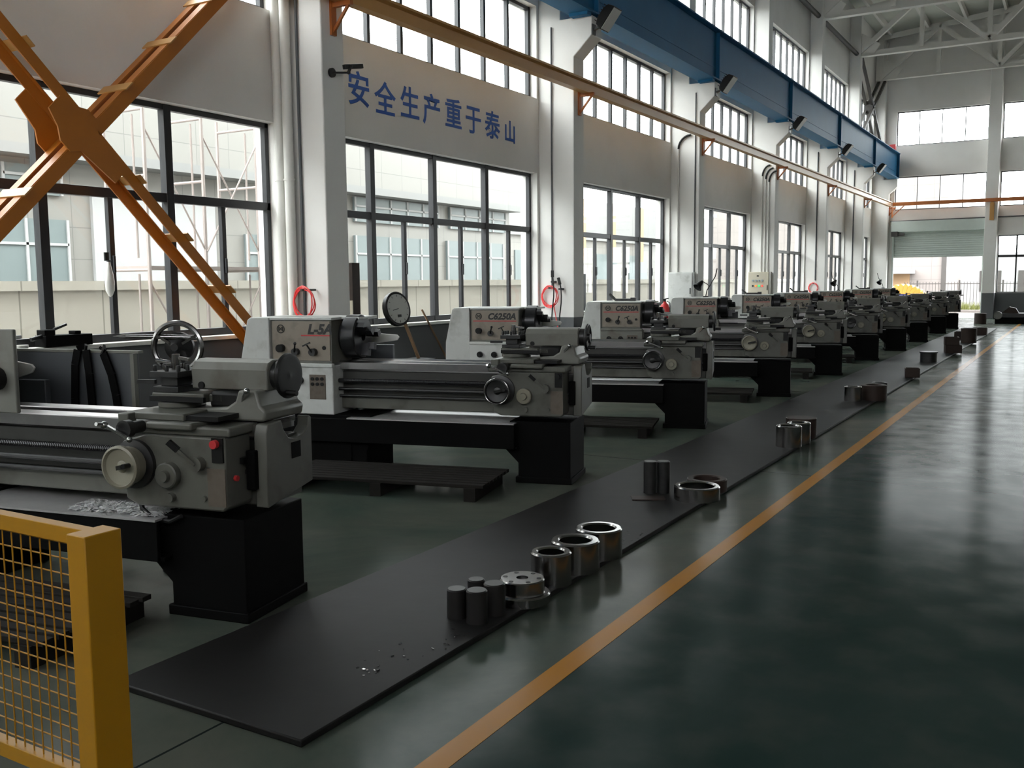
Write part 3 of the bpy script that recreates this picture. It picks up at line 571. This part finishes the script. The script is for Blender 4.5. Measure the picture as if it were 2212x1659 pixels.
# wooden foot platforms
def platform(x, y, a, L, D, label, n=7):
    t = thing('foot_platform', label, 'platform', (x, y, 0), R(a), 'slatted foot platforms'); w = D/n
    for i in range(n): MB().box(0, L, i*w+.012, (i+1)*w-.012, .1, .125).build('slat', M_wood, t, bevel=.003)
    for f in (.06, .5, .94): MB().box(f*L-.045, f*L+.045, 0, D, .0, .1).build('bearer', M_wood, t)
    return t
PL = ['slatted dark platform behind the yellow fence, at the nearest lathe', 'slatted dark platform before the lathe with the red underlined panel', 'slatted dark platform before the third lathe', 'slatted dark platform before the fourth lathe', 'slatted dark platform before the fifth lathe', 'slatted dark platform before the sixth lathe']
for k in range(6):
    x, y, z = lw(k, -2.2, -.76, 0); platform(x, y, LP[k][1], 1.72, .68, PL[k], 8)
# turned parts on the mat
ZM = .028
def part(prof, x, y, m, label, group=None, n=36, name='turned_part', cat='machined part', z=ZM):
    o = MB().rev(prof, (0, 0, 0), (0, 0, 1), n).build(name, m); o.location = (x, y, z); return tag(o, label, cat, group)
def ring_prof(r, ri, h, c=.008): return [(ri, 0), (r, 0), (r, h-c), (r-c, h), (ri+c, h), (ri, h-c), (ri, 0)]
def cyl_prof(r, h, c=.006): return [(0, 0), (r, 0), (r, h-c), (r-c, h), (0, h)]
g = 'dark cylinders on the mat'
part(cyl_prof(.047, .14), -2.47, 3.62, M_oxide, 'dark steel slug, left one of the cluster before the flange', g, name='steel_slug', cat='steel slug')
part(cyl_prof(.042, .15), -2.45, 3.76, M_oxide, 'dark steel slug, rear one of the cluster before the flange', g, name='steel_slug', cat='steel slug')
part(cyl_prof(.052, .15), -2.34, 3.75, M_oxide, 'dark steel slug touching the round flange', g, name='steel_slug', cat='steel slug')
part(cyl_prof(.05, .155), -2.35, 3.61, M_oxide, 'steel slug with bright top, front one of the cluster', g, name='steel_slug', cat='steel slug')
t = thing('steel_flange', 'round steel flange with bolt holes on the mat edge', 'flange', (-2.32, 3.98, ZM))
MB().rev([(.03, 0), (.14, 0), (.14, .04), (.132, .048), (.115, .048), (.112, .06), (.112, .11), (.106, .116), (.03, .116), (.03, 0)], (0, 0, 0), (0, 0, 1), 48).build('flange_body', M_steel, t)
for i in range(6):
    a = R(60*i+20); MB().cyl((.085*math.cos(a), .085*math.sin(a), .113), (.085*math.cos(a), .085*math.sin(a), .1175), .012, 12).build('bolt_hole_shade', M_black, t)  # black discs on the top face paint the dark of bolt holes
MB().cyl((0, 0, .1), (0, 0, .105), .0295).build('bore_shade', M_black, t)  # black plug paints the darkness down the centre hole
g = 'turned steel rings on the mat'
part(ring_prof(.108, .07, .17), -2.33, 4.3, M_steel, 'bright turned steel ring, first beyond the flange', g, name='steel_ring', cat='steel ring')
part(ring_prof(.135, .088, .165), -2.33, 4.58, M_steel, 'bright turned steel ring, second beyond the flange', g, name='steel_ring', cat='steel ring')
part(ring_prof(.135, .095, .165), -2.33, 4.88, M_steel, 'bright turned steel ring, third beyond the flange', g, name='steel_ring', cat='steel ring')
for j, dx in enumerate((-.045, .04)):
    part(cyl_prof(.048, .24), -2.66+dx, 6.58+dx*.6, M_dsteel, ['dark upright steel bar, left of a touching pair', 'dark upright steel bar, right of a touching pair'][j], 'upright steel bars', name='steel_bar', cat='steel bar')
o = MB().box(-.12, .12, -.06, .06, 0, .008).build('steel_plate', M_rust); o.location = (-2.64, 6.36, ZM); o.rotation_euler = (0, 0, .5); tag(o, 'thin dark plate lying beside the upright bars', 'plate')
part(ring_prof(.165, .125, .1), -2.33, 6.53, M_steel, 'wide low steel ring lying near the upright bars', name='steel_ring', cat='steel ring')
part(ring_prof(.15, .1, .09), -2.37, 6.86, M_rust, 'rusty ring touching the wide low steel ring', name='rusty_ring', cat='ring')
part(ring_prof(.12, .08, .2), -2.33, 9.07, M_steel, 'silver ring in front of a rusty block', name='steel_ring', cat='steel ring')
part(ring_prof(.11, .07, .2), -2.3, 9.33, M_steel, 'silver ring between another ring and a rusty block', name='steel_ring', cat='steel ring')
part(cyl_prof(.15, .2), -2.36, 9.66, M_rust, 'rusty round block behind two silver rings', name='rusty_block', cat='block')
part(ring_prof(.11, .07, .19), -2.5, 12.93, M_steel, 'steel ring left in a row of three', name='steel_ring', cat='steel ring')
part(ring_prof(.16, .1, .2), -2.28, 13.15, M_rust, 'brown steel ring, middle one of a row of three', name='steel_ring', cat='steel ring')
part(ring_prof(.1, .06, .2), -2.27, 13.5, M_dsteel, 'dark ring at the back of a row of three', name='steel_ring', cat='steel ring')
def crate(x, y, w, d, h, m, label, z=ZM, rz=0, name='steel_box', cat='box'):
    b = MB(); t = .012; b.box(-w/2, w/2, -d/2, d/2, 0, t).box(-w/2, -w/2+t, -d/2, d/2, t, h).box(w/2-t, w/2, -d/2, d/2, t, h).box(-w/2+t, w/2-t, -d/2, -d/2+t, t, h).box(-w/2+t, w/2-t, d/2-t, d/2, t, h)
    o = b.build(name, m, bevel=.003); o.location = (x, y, z); o.rotation_euler = (0, 0, rz); return tag(o, label, cat)
crate(-2.28, 16.5, .22, .2, .15, M_rust, 'small dark box on the mat edge beyond the three rings', rz=.2)
part([(.0, 0), (.15, 0), (.15, .17), (.165, .18), (.165, .2), (.0, .2)], -2.44, 19.7, M_dsteel, 'dark flanged drum alone on the mat', name='steel_drum', cat='drum')
crate(-2.3, 22.4, .32, .28, .17, M_rust, 'dark box below another box on the mat', rz=.25)
crate(-2.33, 22.4, .28, .24, .17, M_rust, 'dark box resting on top of another box', z=ZM+.17, rz=.25)
part(ring_prof(.18, .14, .36), -2.33, 26.1, M_rust, 'tall dark ring beyond the stacked boxes', name='steel_ring', cat='steel ring')
crate(-2.65, 27.6, .3, .3, .2, M_rust, 'low dark box left of the tall dark ring'); crate(-2.4, 30, .38, .3, .2, M_rust, 'low dark box beyond the tall dark ring')
part(cyl_prof(.2, .38), -3.05, 38.1, M_rust, 'dark drum on the floor by the gable pillar', name='steel_drum', cat='drum', z=0)
t = thing('scrap_stack', 'low stack of dark machine castings by the gable pillar', 'castings', (-2.1, 38.6, 0))
MB().box(-.5, .75, -.3, .3, 0, .2).build('lower_casting', M_base, t, bevel=.02); MB().box(-.45, .65, -.28, .28, .2, .38).build('upper_casting', M_dsteel, t, bevel=.03); MB().cyl((-.4, -.32, .3), (-.4, -.4, .3), .14).build('round_boss', M_mach, t); MB().cyl((.55, -.28, .3), (.55, -.36, .3), .1).build('round_boss', M_mach, t); MB().prism([(-.3, .38), (.25, .38), (.15, .55), (-.05, .6)], 'y', -.15, .15).build('bracket', M_rust, t)

# ------------------------------------------------------------------ yellow safety fence
t = thing('safety_fence', 'yellow wire mesh safety fence with square post in the near corner', 'fence', (-2.2, 1.46, 0))
MB().box(0, .074, 0, .108, 0, .972).box(-.03, .104, -.03, .138, 0, .012).build('post', M_fence, t, bevel=.003)
b = MB(); x0, x1, z0, z1, y0, y1 = -1.25, -.005, .23, .965, .06, .096; w = .045
b.box(x0, x1, y0, y1, z1-w, z1).box(x0, x1, y0, y1, z0, z0+w).box(x1-w, x1, y0, y1, z0+w, z1-w).box(x0, x0+w, y0, y1, z0+w, z1-w); b.build('panel_frame', M_fence, t, bevel=.002)
b = MB(); x = x0+w
while x < x1-w: b.cyl((x, .078, z0+w), (x, .078, z1-w), .0022, 6); x += .044
z = z0+w+.02
while z < z1-w: b.cyl((x0+w, .0825, z), (x1-w, .0825, z), .0022, 6); z += .044
b.build('wire_mesh', M_fence, t)
MB().box(x0-.074, x0, 0, .108, 0, .972).build('post', M_fence, t, bevel=.003)

# ------------------------------------------------------------------ things on the wall and pillars
for j, (x, r) in enumerate(((-7.732, .056), (-7.598, .056))):
    t = thing('drain_pipe', ['white drain pipe beside the first pillar, next to the window', 'white drain pipe beside the first pillar, next to the thin conduit'][j], 'pipe', (x, 7.975, 0), 0, 'drain pipes')
    MB().cyl((0, 0, 0), (0, 0, 11.5), r, 16).build('pipe', M_white, t)
    for z in ((1.55, 2.75, 5, 8) if j == 0 else (2.75, 6, 9)): MB().cyl((0, 0, z), (0, 0, z+.1 if z < 2 else z+.02), r+.008, 16).build('collar', M_white, t)
def conduit(x, y, z0, z1, r, label, m=M_grey, n='conduit'):
    o = MB().cyl((0, 0, 0), (0, 0, z1-z0), r, 8).build(n, m); o.location = (x, y, z0); return tag(o, label, 'conduit')
conduit(-7.49, 8.04, .02, 11.4, .016, 'thin grey conduit up the first pillar'); conduit(-7.55, 14.01, 1.5, 5.7, .013, 'thin grey conduit up the second pillar')
conduit(-7.24, 19.93, 1.8, 5.6, .013, 'thin dark conduit up the third pillar'); conduit(-7.5, 37.88, .02, 5.7, .02, 'thin conduit up the sixth pillar'); conduit(-7.45, 31.88, 1.6, 5.7, .02, 'thin conduit up the fifth pillar')
def bent(x, y, z0, z1, dxe, label, m=M_white):
    t = thing('cable_conduit', label, 'conduit', (x, y, 0), 0, 'conduits with black elbows')
    MB().cyl((0, 0, z0), (0, 0, z1), .02, 8).build('pipe', m, t); MB().tube([(0, 0, z1)]+[(dxe*(1-math.cos(R(a))), 0, z1+.28*math.sin(R(a))) for a in range(15, 91, 15)], .023, 8).build('elbow', M_black, t)
bent(-7.62, 19.92, 1.8, 4.45, .28, 'white conduit with black elbow on the third pillar')
for x, s in ((-7.5, 'left'), (-7.41, 'middle'), (-7.32, 'right')): bent(x, 25.87, 1.84, {'left': 4.4, 'middle': 4.32, 'right': 4.24}[s], .2, f'conduit with black elbow on the fourth pillar, {s} of three')
def hose(x, y, z, r, label, tailz, seed):
    q = random.Random(seed); t = thing('air_hose', label, 'hose', (x, y, z), 0, 'red air hoses'); pts = []
    for i in range(110):
        a = R(90+i*12); rr = r*(1+.12*math.sin(i*.37)+q.uniform(-.02, .02)); pts.append((rr*math.cos(a)+.01*math.sin(i*.2), -.014-.012*(i/36), rr*1.1*math.sin(a)))
    pts += [(r*.5+.1*f, -.05, -.6*r-tailz*f) for f in (.1, .3, .6, 1)]
    MB().tube(pts, .0075, 6).build('coil', M_hose, t); MB().cyl((0, .16 if seed == 1 else .03, r*.95), (0, -.07, r*.95), .012).build('hook', M_dsteel, t)
hose(-7.33, 7.885, 1.4, .15, 'red air hose coiled on a hook on the first pillar', .25, 1); hose(-7.58, 14.015, 1.37, .15, 'red air hose coiled on a hook on the second pillar', .5, 2); hose(-7.5, 31.885, 1.35, .15, 'red air hose coiled on a hook on the fifth pillar', .3, 3)
for j, (x, z) in enumerate(((-7.5, 1.72), (-7.36, 1.6))):
    t = thing('power_cable', ['black cable with plug up the second pillar, beside the red coil', 'black cable with a bent plug, rightmost on the second pillar'][j], 'cable', (x, 13.93, 0))
    MB().tube([(.02*math.sin(i*.8), .01, .3+i*(z-.3)/12) for i in range(13)], .011, 6).build('cable', M_cable, t); MB().bar((0, 0, z-.03), (-.03 if j else .0, 0, z+.08), .04, .035).build('plug', M_black, t); MB().box(-.025, .025, -.01, .1, z-.12, z-.09).build('clip', M_dsteel, t)
# corbel floodlights
FLN = ['on the second pillar corbel', 'on the third pillar corbel', 'on the fourth pillar corbel', 'on the fifth pillar corbel', 'on the sixth pillar corbel']
def flood(y, label):
    t = thing('floodlight', label, 'floodlight', (-6.83, y+.05, 5.62), 0, 'floodlights on the corbels')
    t2 = Matrix.Translation((.27, 0, .1))@Matrix.Rotation(R(-52), 4, 'Y')
    def put(b): b.v = [t2@v for v in b.v]; return b
    h = put(MB().prism([(-.2, -.05), (.2, -.05), (.17, .06), (.08, .1), (-.08, .1), (-.17, .06)], 'y', -.15, .15)).build('housing', M_black, t, bevel=.008)
    b = MB()
    for i in range(7): b.box(-.14+i*.045, -.13+i*.045, -.13, .13, .05, .13)
    put(b).build('cooling_fin', M_black, h); put(MB().box(-.18, .18, -.135, .135, -.062, -.052)).build('lens', M_face, h)
    MB().bar((0, 0, -.05), (.2, 0, .02), .06, .03).box(0, .02, -.06, .06, -.12, .04).build('bracket', M_dsteel, t)
for y, s in zip(P[3:8], FLN): flood(y, f'black floodlight {s}')
# small fixture on the first pillar
t = thing('security_camera', 'small metal camera bracket on the first pillar by the slogan', 'camera', (-7.15, 8.2, 3.9))
MB().cyl((0, .0, 0), (.03, 0, 0), .05).bar((.02, 0, 0), (.12, .18, .02), .02, .02).build('mount', M_dsteel, t); MB().bar((.1, .1, .07), (.14, .36, .12), .05, .05).bar((.12, .14, .0), (.14, .18, .1), .03, .03).build('body', M_dsteel, t, bevel=.005)
# cabinets
def cabinet(x0, x1, y, z0, z1, d, m, label, lights=False):
    t = thing('electric_cabinet', label, 'cabinet', (x0, y-d, z0)); w = x1-x0; h = z1-z0
    MB().box(0, w, .02, d, 0, h).build('body', m, t, bevel=.006); dr = MB().box(.015, w-.015, 0, .02, .015, h-.015).build('door', m, t, bevel=.004)
    MB().box(w-.06, w-.04, -.015, 0, h*.45, h*.6).build('handle', M_dsteel, dr)
    if lights:
        for i in range(4): MB().cyl((.14+i*.085, 0, h*.74), (.14+i*.085, -.03, h*.74), .026).build('meter_button', M_bluegrey, dr)
        for i, m2 in enumerate((M_black, M_lo, M_lg, M_lr)): MB().cyl((.14+i*.085, 0, h*.58), (.14+i*.085, -.02, h*.58), .024).build('pilot_light', m2, dr)
        MB().box(.24, .3, -.003, 0, h*.86, h*.9).build('label_plate', M_black, dr)
    return t
cabinet(-7.77, -7.2, 19.94, .95, 1.8, .2, M_machl, 'pale electric cabinet on the third pillar'); cabinet(-7.95+.17, -7.2, 25.89, .95, 1.84, .25, M_cab, 'beige electric cabinet with red, green and orange pilot lights', True)
def wall_box(y, z0, z1, m, label, w=.14, d=.2, x=XL1):
    t = thing('switch_box', label, 'switch box', (x, y, z0)); MB().box(0, d, 0, w, 0, z1-z0).build('body', m, t, bevel=.005); MB().box(.02, .16, -.012, 0, .04, (z1-z0)*.4).build('cover', M_cab, t); return t
wall_box(8.98, 1.1, 1.86, M_rust, 'narrow dark brown box at the window beside the first pillar', x=-7.74, d=.16); wall_box(15.2, 1.1, 1.75, M_grey, 'narrow grey box at the window beyond the second pillar', x=-7.74, d=.16)
o = MB().box(-7.74, -7.68, 32.5, 33.6, .0, 2.31).build('door_leaf', M_brown, bevel=.006); tag(o, 'reddish brown board standing against the wall past the fifth pillar', 'board')
# dial stand, sticks
t = thing('platform_scale', 'dial scale on a leaning post by the window under the slogan', 'scale', (-7.3, 9.47, 0))
MB().rev([(0, .02), (.19, .02), (.2, .03), (.215, .03), (.215, -.03), (.0, -.03)], (0, 0, 1.29), (.97, -.12, .2), 36).build('dial', M_dsteel, t)
d0 = Vector((.97, -.12, .2)).normalized(); c0 = Vector((0, 0, 1.29))
dl = MB().rev([(0, 0), (.185, 0), (.185, .003), (0, .003)], c0+d0*.03, d0, 36).build('dial_face', M_face, t)
ax = Vector((0, 0, 1)).cross(d0).normalized(); up2 = d0.cross(ax); b = MB()
for i in range(12):
    a = R(30*i); r = ax*math.cos(a)+up2*math.sin(a); b.bar(c0+d0*.035+r*.15, c0+d0*.035+r*.175, .005, .003, tuple(d0))
b.bar(c0+d0*.036, c0+d0*.036-ax*.1-up2*.02, .008, .003, tuple(d0)).bar(c0+d0*.036-up2*.09-ax*.03, c0+d0*.036-up2*.09+ax*.03, .03, .003, tuple(d0)); b.build('dial_marks', M_letter, dl)
MB().cyl((.12, .28, .66), (-.06, .13, 1.3), .022).build('post', M_stick, t); MB().box(-.05, .3, .1, .42, .56, .66).cyl((.12, .28, 0), (.12, .28, .6), .04).box(-.05, .3, .1, .45, 0, .05).build('base', M_base, t, bevel=.01)
o = MB().cyl((-7.5, 11.3, .0), (-7.775, 10.65, 1.25), .014).build('broom_handle', M_stick); tag(o, 'thin wooden stick leaning on the wall beside the dial scale', 'stick')
# fire extinguisher beyond the fourth lathe chuck
ex = lw(3, -1.86, .95, 0)
t = thing('fire_extinguisher', 'red fire extinguisher on a pale stand beside the fourth lathe chuck', 'extinguisher', ex)
MB().rev([(0, .95), (.07, .95), (.075, .97), (.075, 1.2), (.06, 1.25), (.025, 1.28), (.025, 1.3), (0, 1.3)], (0, 0, 0), (0, 0, 1), 20).build('cylinder', M_hose, t); MB().bar((0, 0, 1.3), (0, 0, 1.34), .03, .03).bar((-.02, 0, 1.33), (.06, 0, 1.35), .02, .015).tube([(.03, 0, 1.31), (.08, 0, 1.28), (.085, 0, 1.1)], .008, 6).build('valve', M_black, t)
MB().box(-.2, .2, -.15, .15, 0, .95).build('stand', M_machl, t, bevel=.01)
# work lamps on lathes
def lamp(k, x, y, label, flip=1):
    px, py, pz = lw(k, x, y, 1.324); t = thing('work_lamp', label, 'lamp', (px, py, pz), R(LP[k][1]))
    MB().cyl((0, 0, 0), (0, 0, .02), .05).build('base', M_black, t); MB().tube([(0, 0, .02), (.02*flip, 0, .12), (.08*flip, 0, .22), (.16*flip, 0, .36), (.19*flip, 0, .5)], .009, 6).build('arm', M_black, t)
    MB().rev([(.02, 0), (.035, .03), (.085, .16), (.08, .16), (.03, .03)], (-.06, 0, .28), (-.5, -.5, -.7), 20).bar((.06*flip, 0, .2), (-.06, 0, .28), .012, .012).build('shade', M_black, t)
lamp(4, -2.3, .25, 'black work lamp with a curved arm on the fifth lathe'); lamp(7, -2.2, .25, 'black work lamp on the eighth lathe', -1); lamp(9, -2.3, .25, 'black work lamp on the last lathe', -1)
# small clutter on headstocks
for k, (xx, lab) in {3: (-2.35, 'dark tool lying on top of the fourth lathe headstock'), 5: (-2.45, 'dark tool lying on top of the sixth lathe headstock'), 6: (-2.3, 'dark tool lying on top of the seventh lathe headstock'), 8: (-2.3, 'dark tool lying on top of the ninth lathe headstock')}.items():
    px, py, pz = lw(k, xx, .3, 1.324); o = MB().box(-.15, .12, -.03, .03, 0, .035).box(.08, .16, -.045, .045, 0, .05).bar((-.15, 0, .02), (-.24, .03, .1), .03, .03).build('hand_tool', M_dsteel); o.location = (px, py, pz); o.rotation_euler = (0, 0, R(LP[k][1])); tag(o, lab, 'tool', 'tools on headstocks')

# ------------------------------------------------------------------ outside
struct(MB().box(-60, 60, -20, 43.9, -.4, -.21).box(-60, 60, 43.9, 130, -.4, -.05).box(-60, XL0, -20, 43.9, -.21, -.05).build('ground', M_ground, smooth=False), 'pale concrete yard outside', 'ground')
o = MB().box(-12.3, -12.0, -15, 60, -.05, 1.55).box(-12.36, -11.94, -15, 60, 1.55, 1.68).build('boundary_wall', M_plinth, smooth=False); struct(o, 'beige boundary wall outside the windows', 'wall')
B = thing('factory_building', 'long cream tiled building outside the window wall', 'building', (-20, 10, -.05))
MB().box(-8, 0, -30, 24.5, 4.75, 9.2).box(-8, -.6, -30, 24.5, 3.2, 4.75).box(-8, -.6, -30, 4.8, 0, 3.2).box(-8, -.6, 8.6, 24.5, 0, 3.2).build('wall', M_facade, B, smooth=False)
MB().box(-8, -.5, 4.8, 8.6, 0, 4.0).build('white_infill', M_fwhite, B, smooth=False)  # white panel closing the gap in the lower facade
MB().box(-.6, .06, -30, 24.5, 4.55, 4.78).build('cornice', M_fgrey, B, smooth=False)
for y0, y1, z0, z1 in ((-12, -6, 1.7, 3.35), (-4, .2, 1.7, 3.2), (1.0, 4.1, 1.7, 3.2), (9.7, 10.6, 1.7, 3.1), (2.6, 4, 3.75, 4.4), (14.5, 19, 1.7, 3.25), (19.8, 23.8, 1.7, 3.25), (14.5, 19.2, 3.7, 4.5), (20, 24, 3.7, 4.5), (-11, -5, 3.7, 4.4)):
    w = MB().box(-.64, -.5, y0, y1, z0, z1).build('window', M_fglass, B, smooth=False); b = MB(); n = max(2, int((y1-y0)/.9))
    for i in range(n+1): b.box(-.5, -.46, y0+(y1-y0)*i/n-.03, y0+(y1-y0)*i/n+.03, z0, z1)
    b.box(-.5, -.46, y0, y1, z0+(z1-z0)*.6, z0+(z1-z0)*.6+.06).build('mullion', M_fwhite, w, smooth=False)
B = thing('factory_building', 'grey roofed building with orange columns seen through the third window', 'building', (-26, 50, -.05))
MB().box(-8, 0, -8, 30, 0, 4.2).build('wall', M_facade, B, smooth=False); MB().box(-8, .2, -8, 30, 4.2, 6.6).build('roof_band', M_fgrey, B, smooth=False)
b = MB()
for y in (-3, 1.2, 5.5, 10): b.box(.2, .35, y, y+.7, 3.0, 6.6)
b.build('orange_column', M_tan, B, smooth=False)
for y in (-6, -1, 4, 9): MB().box(0, .08, y, y+3, 1.6, 3.4).build('window', M_fglass, B, smooth=False)
# scaffold
t = thing('scaffold', 'tubular steel scaffold standing outside the first window', 'scaffold', (-9.9, 8.8, -.05))
for y in (-.9, 0, .95):
    for x in (0, -.75):
        MB().cyl((x, y, 0), (x, y, 3.95), .024, 8).build('standard', M_scaf, t)
    b = MB()
    for z in (1.0, 1.85, 3.0, 3.8): b.cyl((0, y, z), (-.75, y, z), .018, 8)
    b.cyl((-.2, y, .1), (-.2, y, 1.8), .014, 6).cyl((-.2, y, 2.0), (-.2, y, 3.75), .014, 6); b.build('ladder_frame', M_scaf, t)
b = MB()
for z in (.2, 2.1):
    for y0, y1 in ((-.9, 0), (0, .95)):
        b.cyl((0, y1, z), (0, y0, z+1.5), .012, 6)
        if y0 == 0: b.cyl((0.03, y0, z), (0.03, y1, z+1.5), .012, 6)
b.build('cross_brace', M_scaf, t); MB().box(-.75, 0, -.9, .95, 1.86, 1.9).build('deck', M_scaf, t)
# beyond the gate
B = thing('gate_building', 'pale pink tiled building beyond the open gate', 'building', (-9.5, 62, -.05))
MB().box(-12, 2.6, 0, 8, 0, 9).build('wall', M_gable, B, smooth=False); MB().box(-1.0, .9, -1.3, 0, 2.0, 2.25).build('canopy', M_fwhite, B, bevel=.02); MB().box(-.6, .6, -.06, 0, .0, 2.0).build('doorway', M_tan, B, smooth=False); MB().box(2.35, 2.62, -.1, 0, 0, 3.6).build('pilaster', M_dark, B, smooth=False)
B = thing('white_building', 'white building with a grey window beyond the gate', 'building', (-2, 72, -.05)); MB().box(-5.5, 12, 0, 6, 0, 3.4).build('wall', M_fwhite, B, smooth=False)
for x in (-3.9, -1.6, .6): MB().box(x, x+1.3, -.06, 0, .8, 2.2).build('window', M_dark, B, smooth=False)
t = thing('picket_fence', 'dark metal picket fence across the yard beyond the gate', 'fence', (-8, 54, -.05))
MB().box(0, 9, -.02, .02, 1.4, 1.44).box(0, 9, -.02, .02, .25, .29).build('rail', M_dark, t, smooth=False)
b = MB()
for i in range(60): b.box(i*.15, i*.15+.02, -.01, .01, .05, 1.52)
b.build('picket', M_dark, t, smooth=False)
b = MB()
for i in range(5): b.box(i*2.0+.6, i*2.0+.68, -.04, .04, 0, 1.6)
b.build('post', M_dark, t, smooth=False)
b = MB()
for i in range(700):
    x = rnd.uniform(-6.6, -3.4); y = rnd.uniform(52.6, 53.4); h = rnd.uniform(.2, .55); a = rnd.random()*6.28; dx, dy = .03*math.cos(a), .03*math.sin(a)
    b.add([(x-dx, y-dy, -.05), (x+dx, y+dy, -.05), (x+rnd.uniform(-.08, .08), y, h), (x+.01, y+.02, -.05)], [(0, 1, 2), (1, 3, 2), (3, 0, 2), (0, 3, 1)])
tag(b.build('grass_strip', M_plant, smooth=False), 'strip of yellow green plants by the yard fence', 'plants', kind='stuff')
tag(MB().box(-8, 4, 51.9, 52.4, -.05, .08).build('kerb', M_gable, smooth=False), 'pale kerb before the plants beyond the gate', 'kerb', kind='structure')
t = thing('ribbed_canopy', 'yellow ribbed arched canopy with a blue cover outside the gate', 'canopy', (-7.35, 49.5, -.05)); b = MB()
for i in range(14):
    a0, a1 = R(172-i*12), R(172-i*12-11.5); p = lambda a, r: (r*1.15*math.cos(a), r*.95*math.sin(a)+.5)
    b.prism([p(a0, .9), p(a0+(a1-a0)*.25, .97), p((a0+a1)/2, 1.0), p(a0+(a1-a0)*.75, .97), p(a1, .9), p(a1, .5), p(a0, .5)], 'y', -.4, .4)
b.build('ribbed_cover', M_duct, t, smooth=False); MB().box(-.2, .5, -.3, .36, 0, 1.06).build('blue_cover', M_bluec, t, bevel=.05)
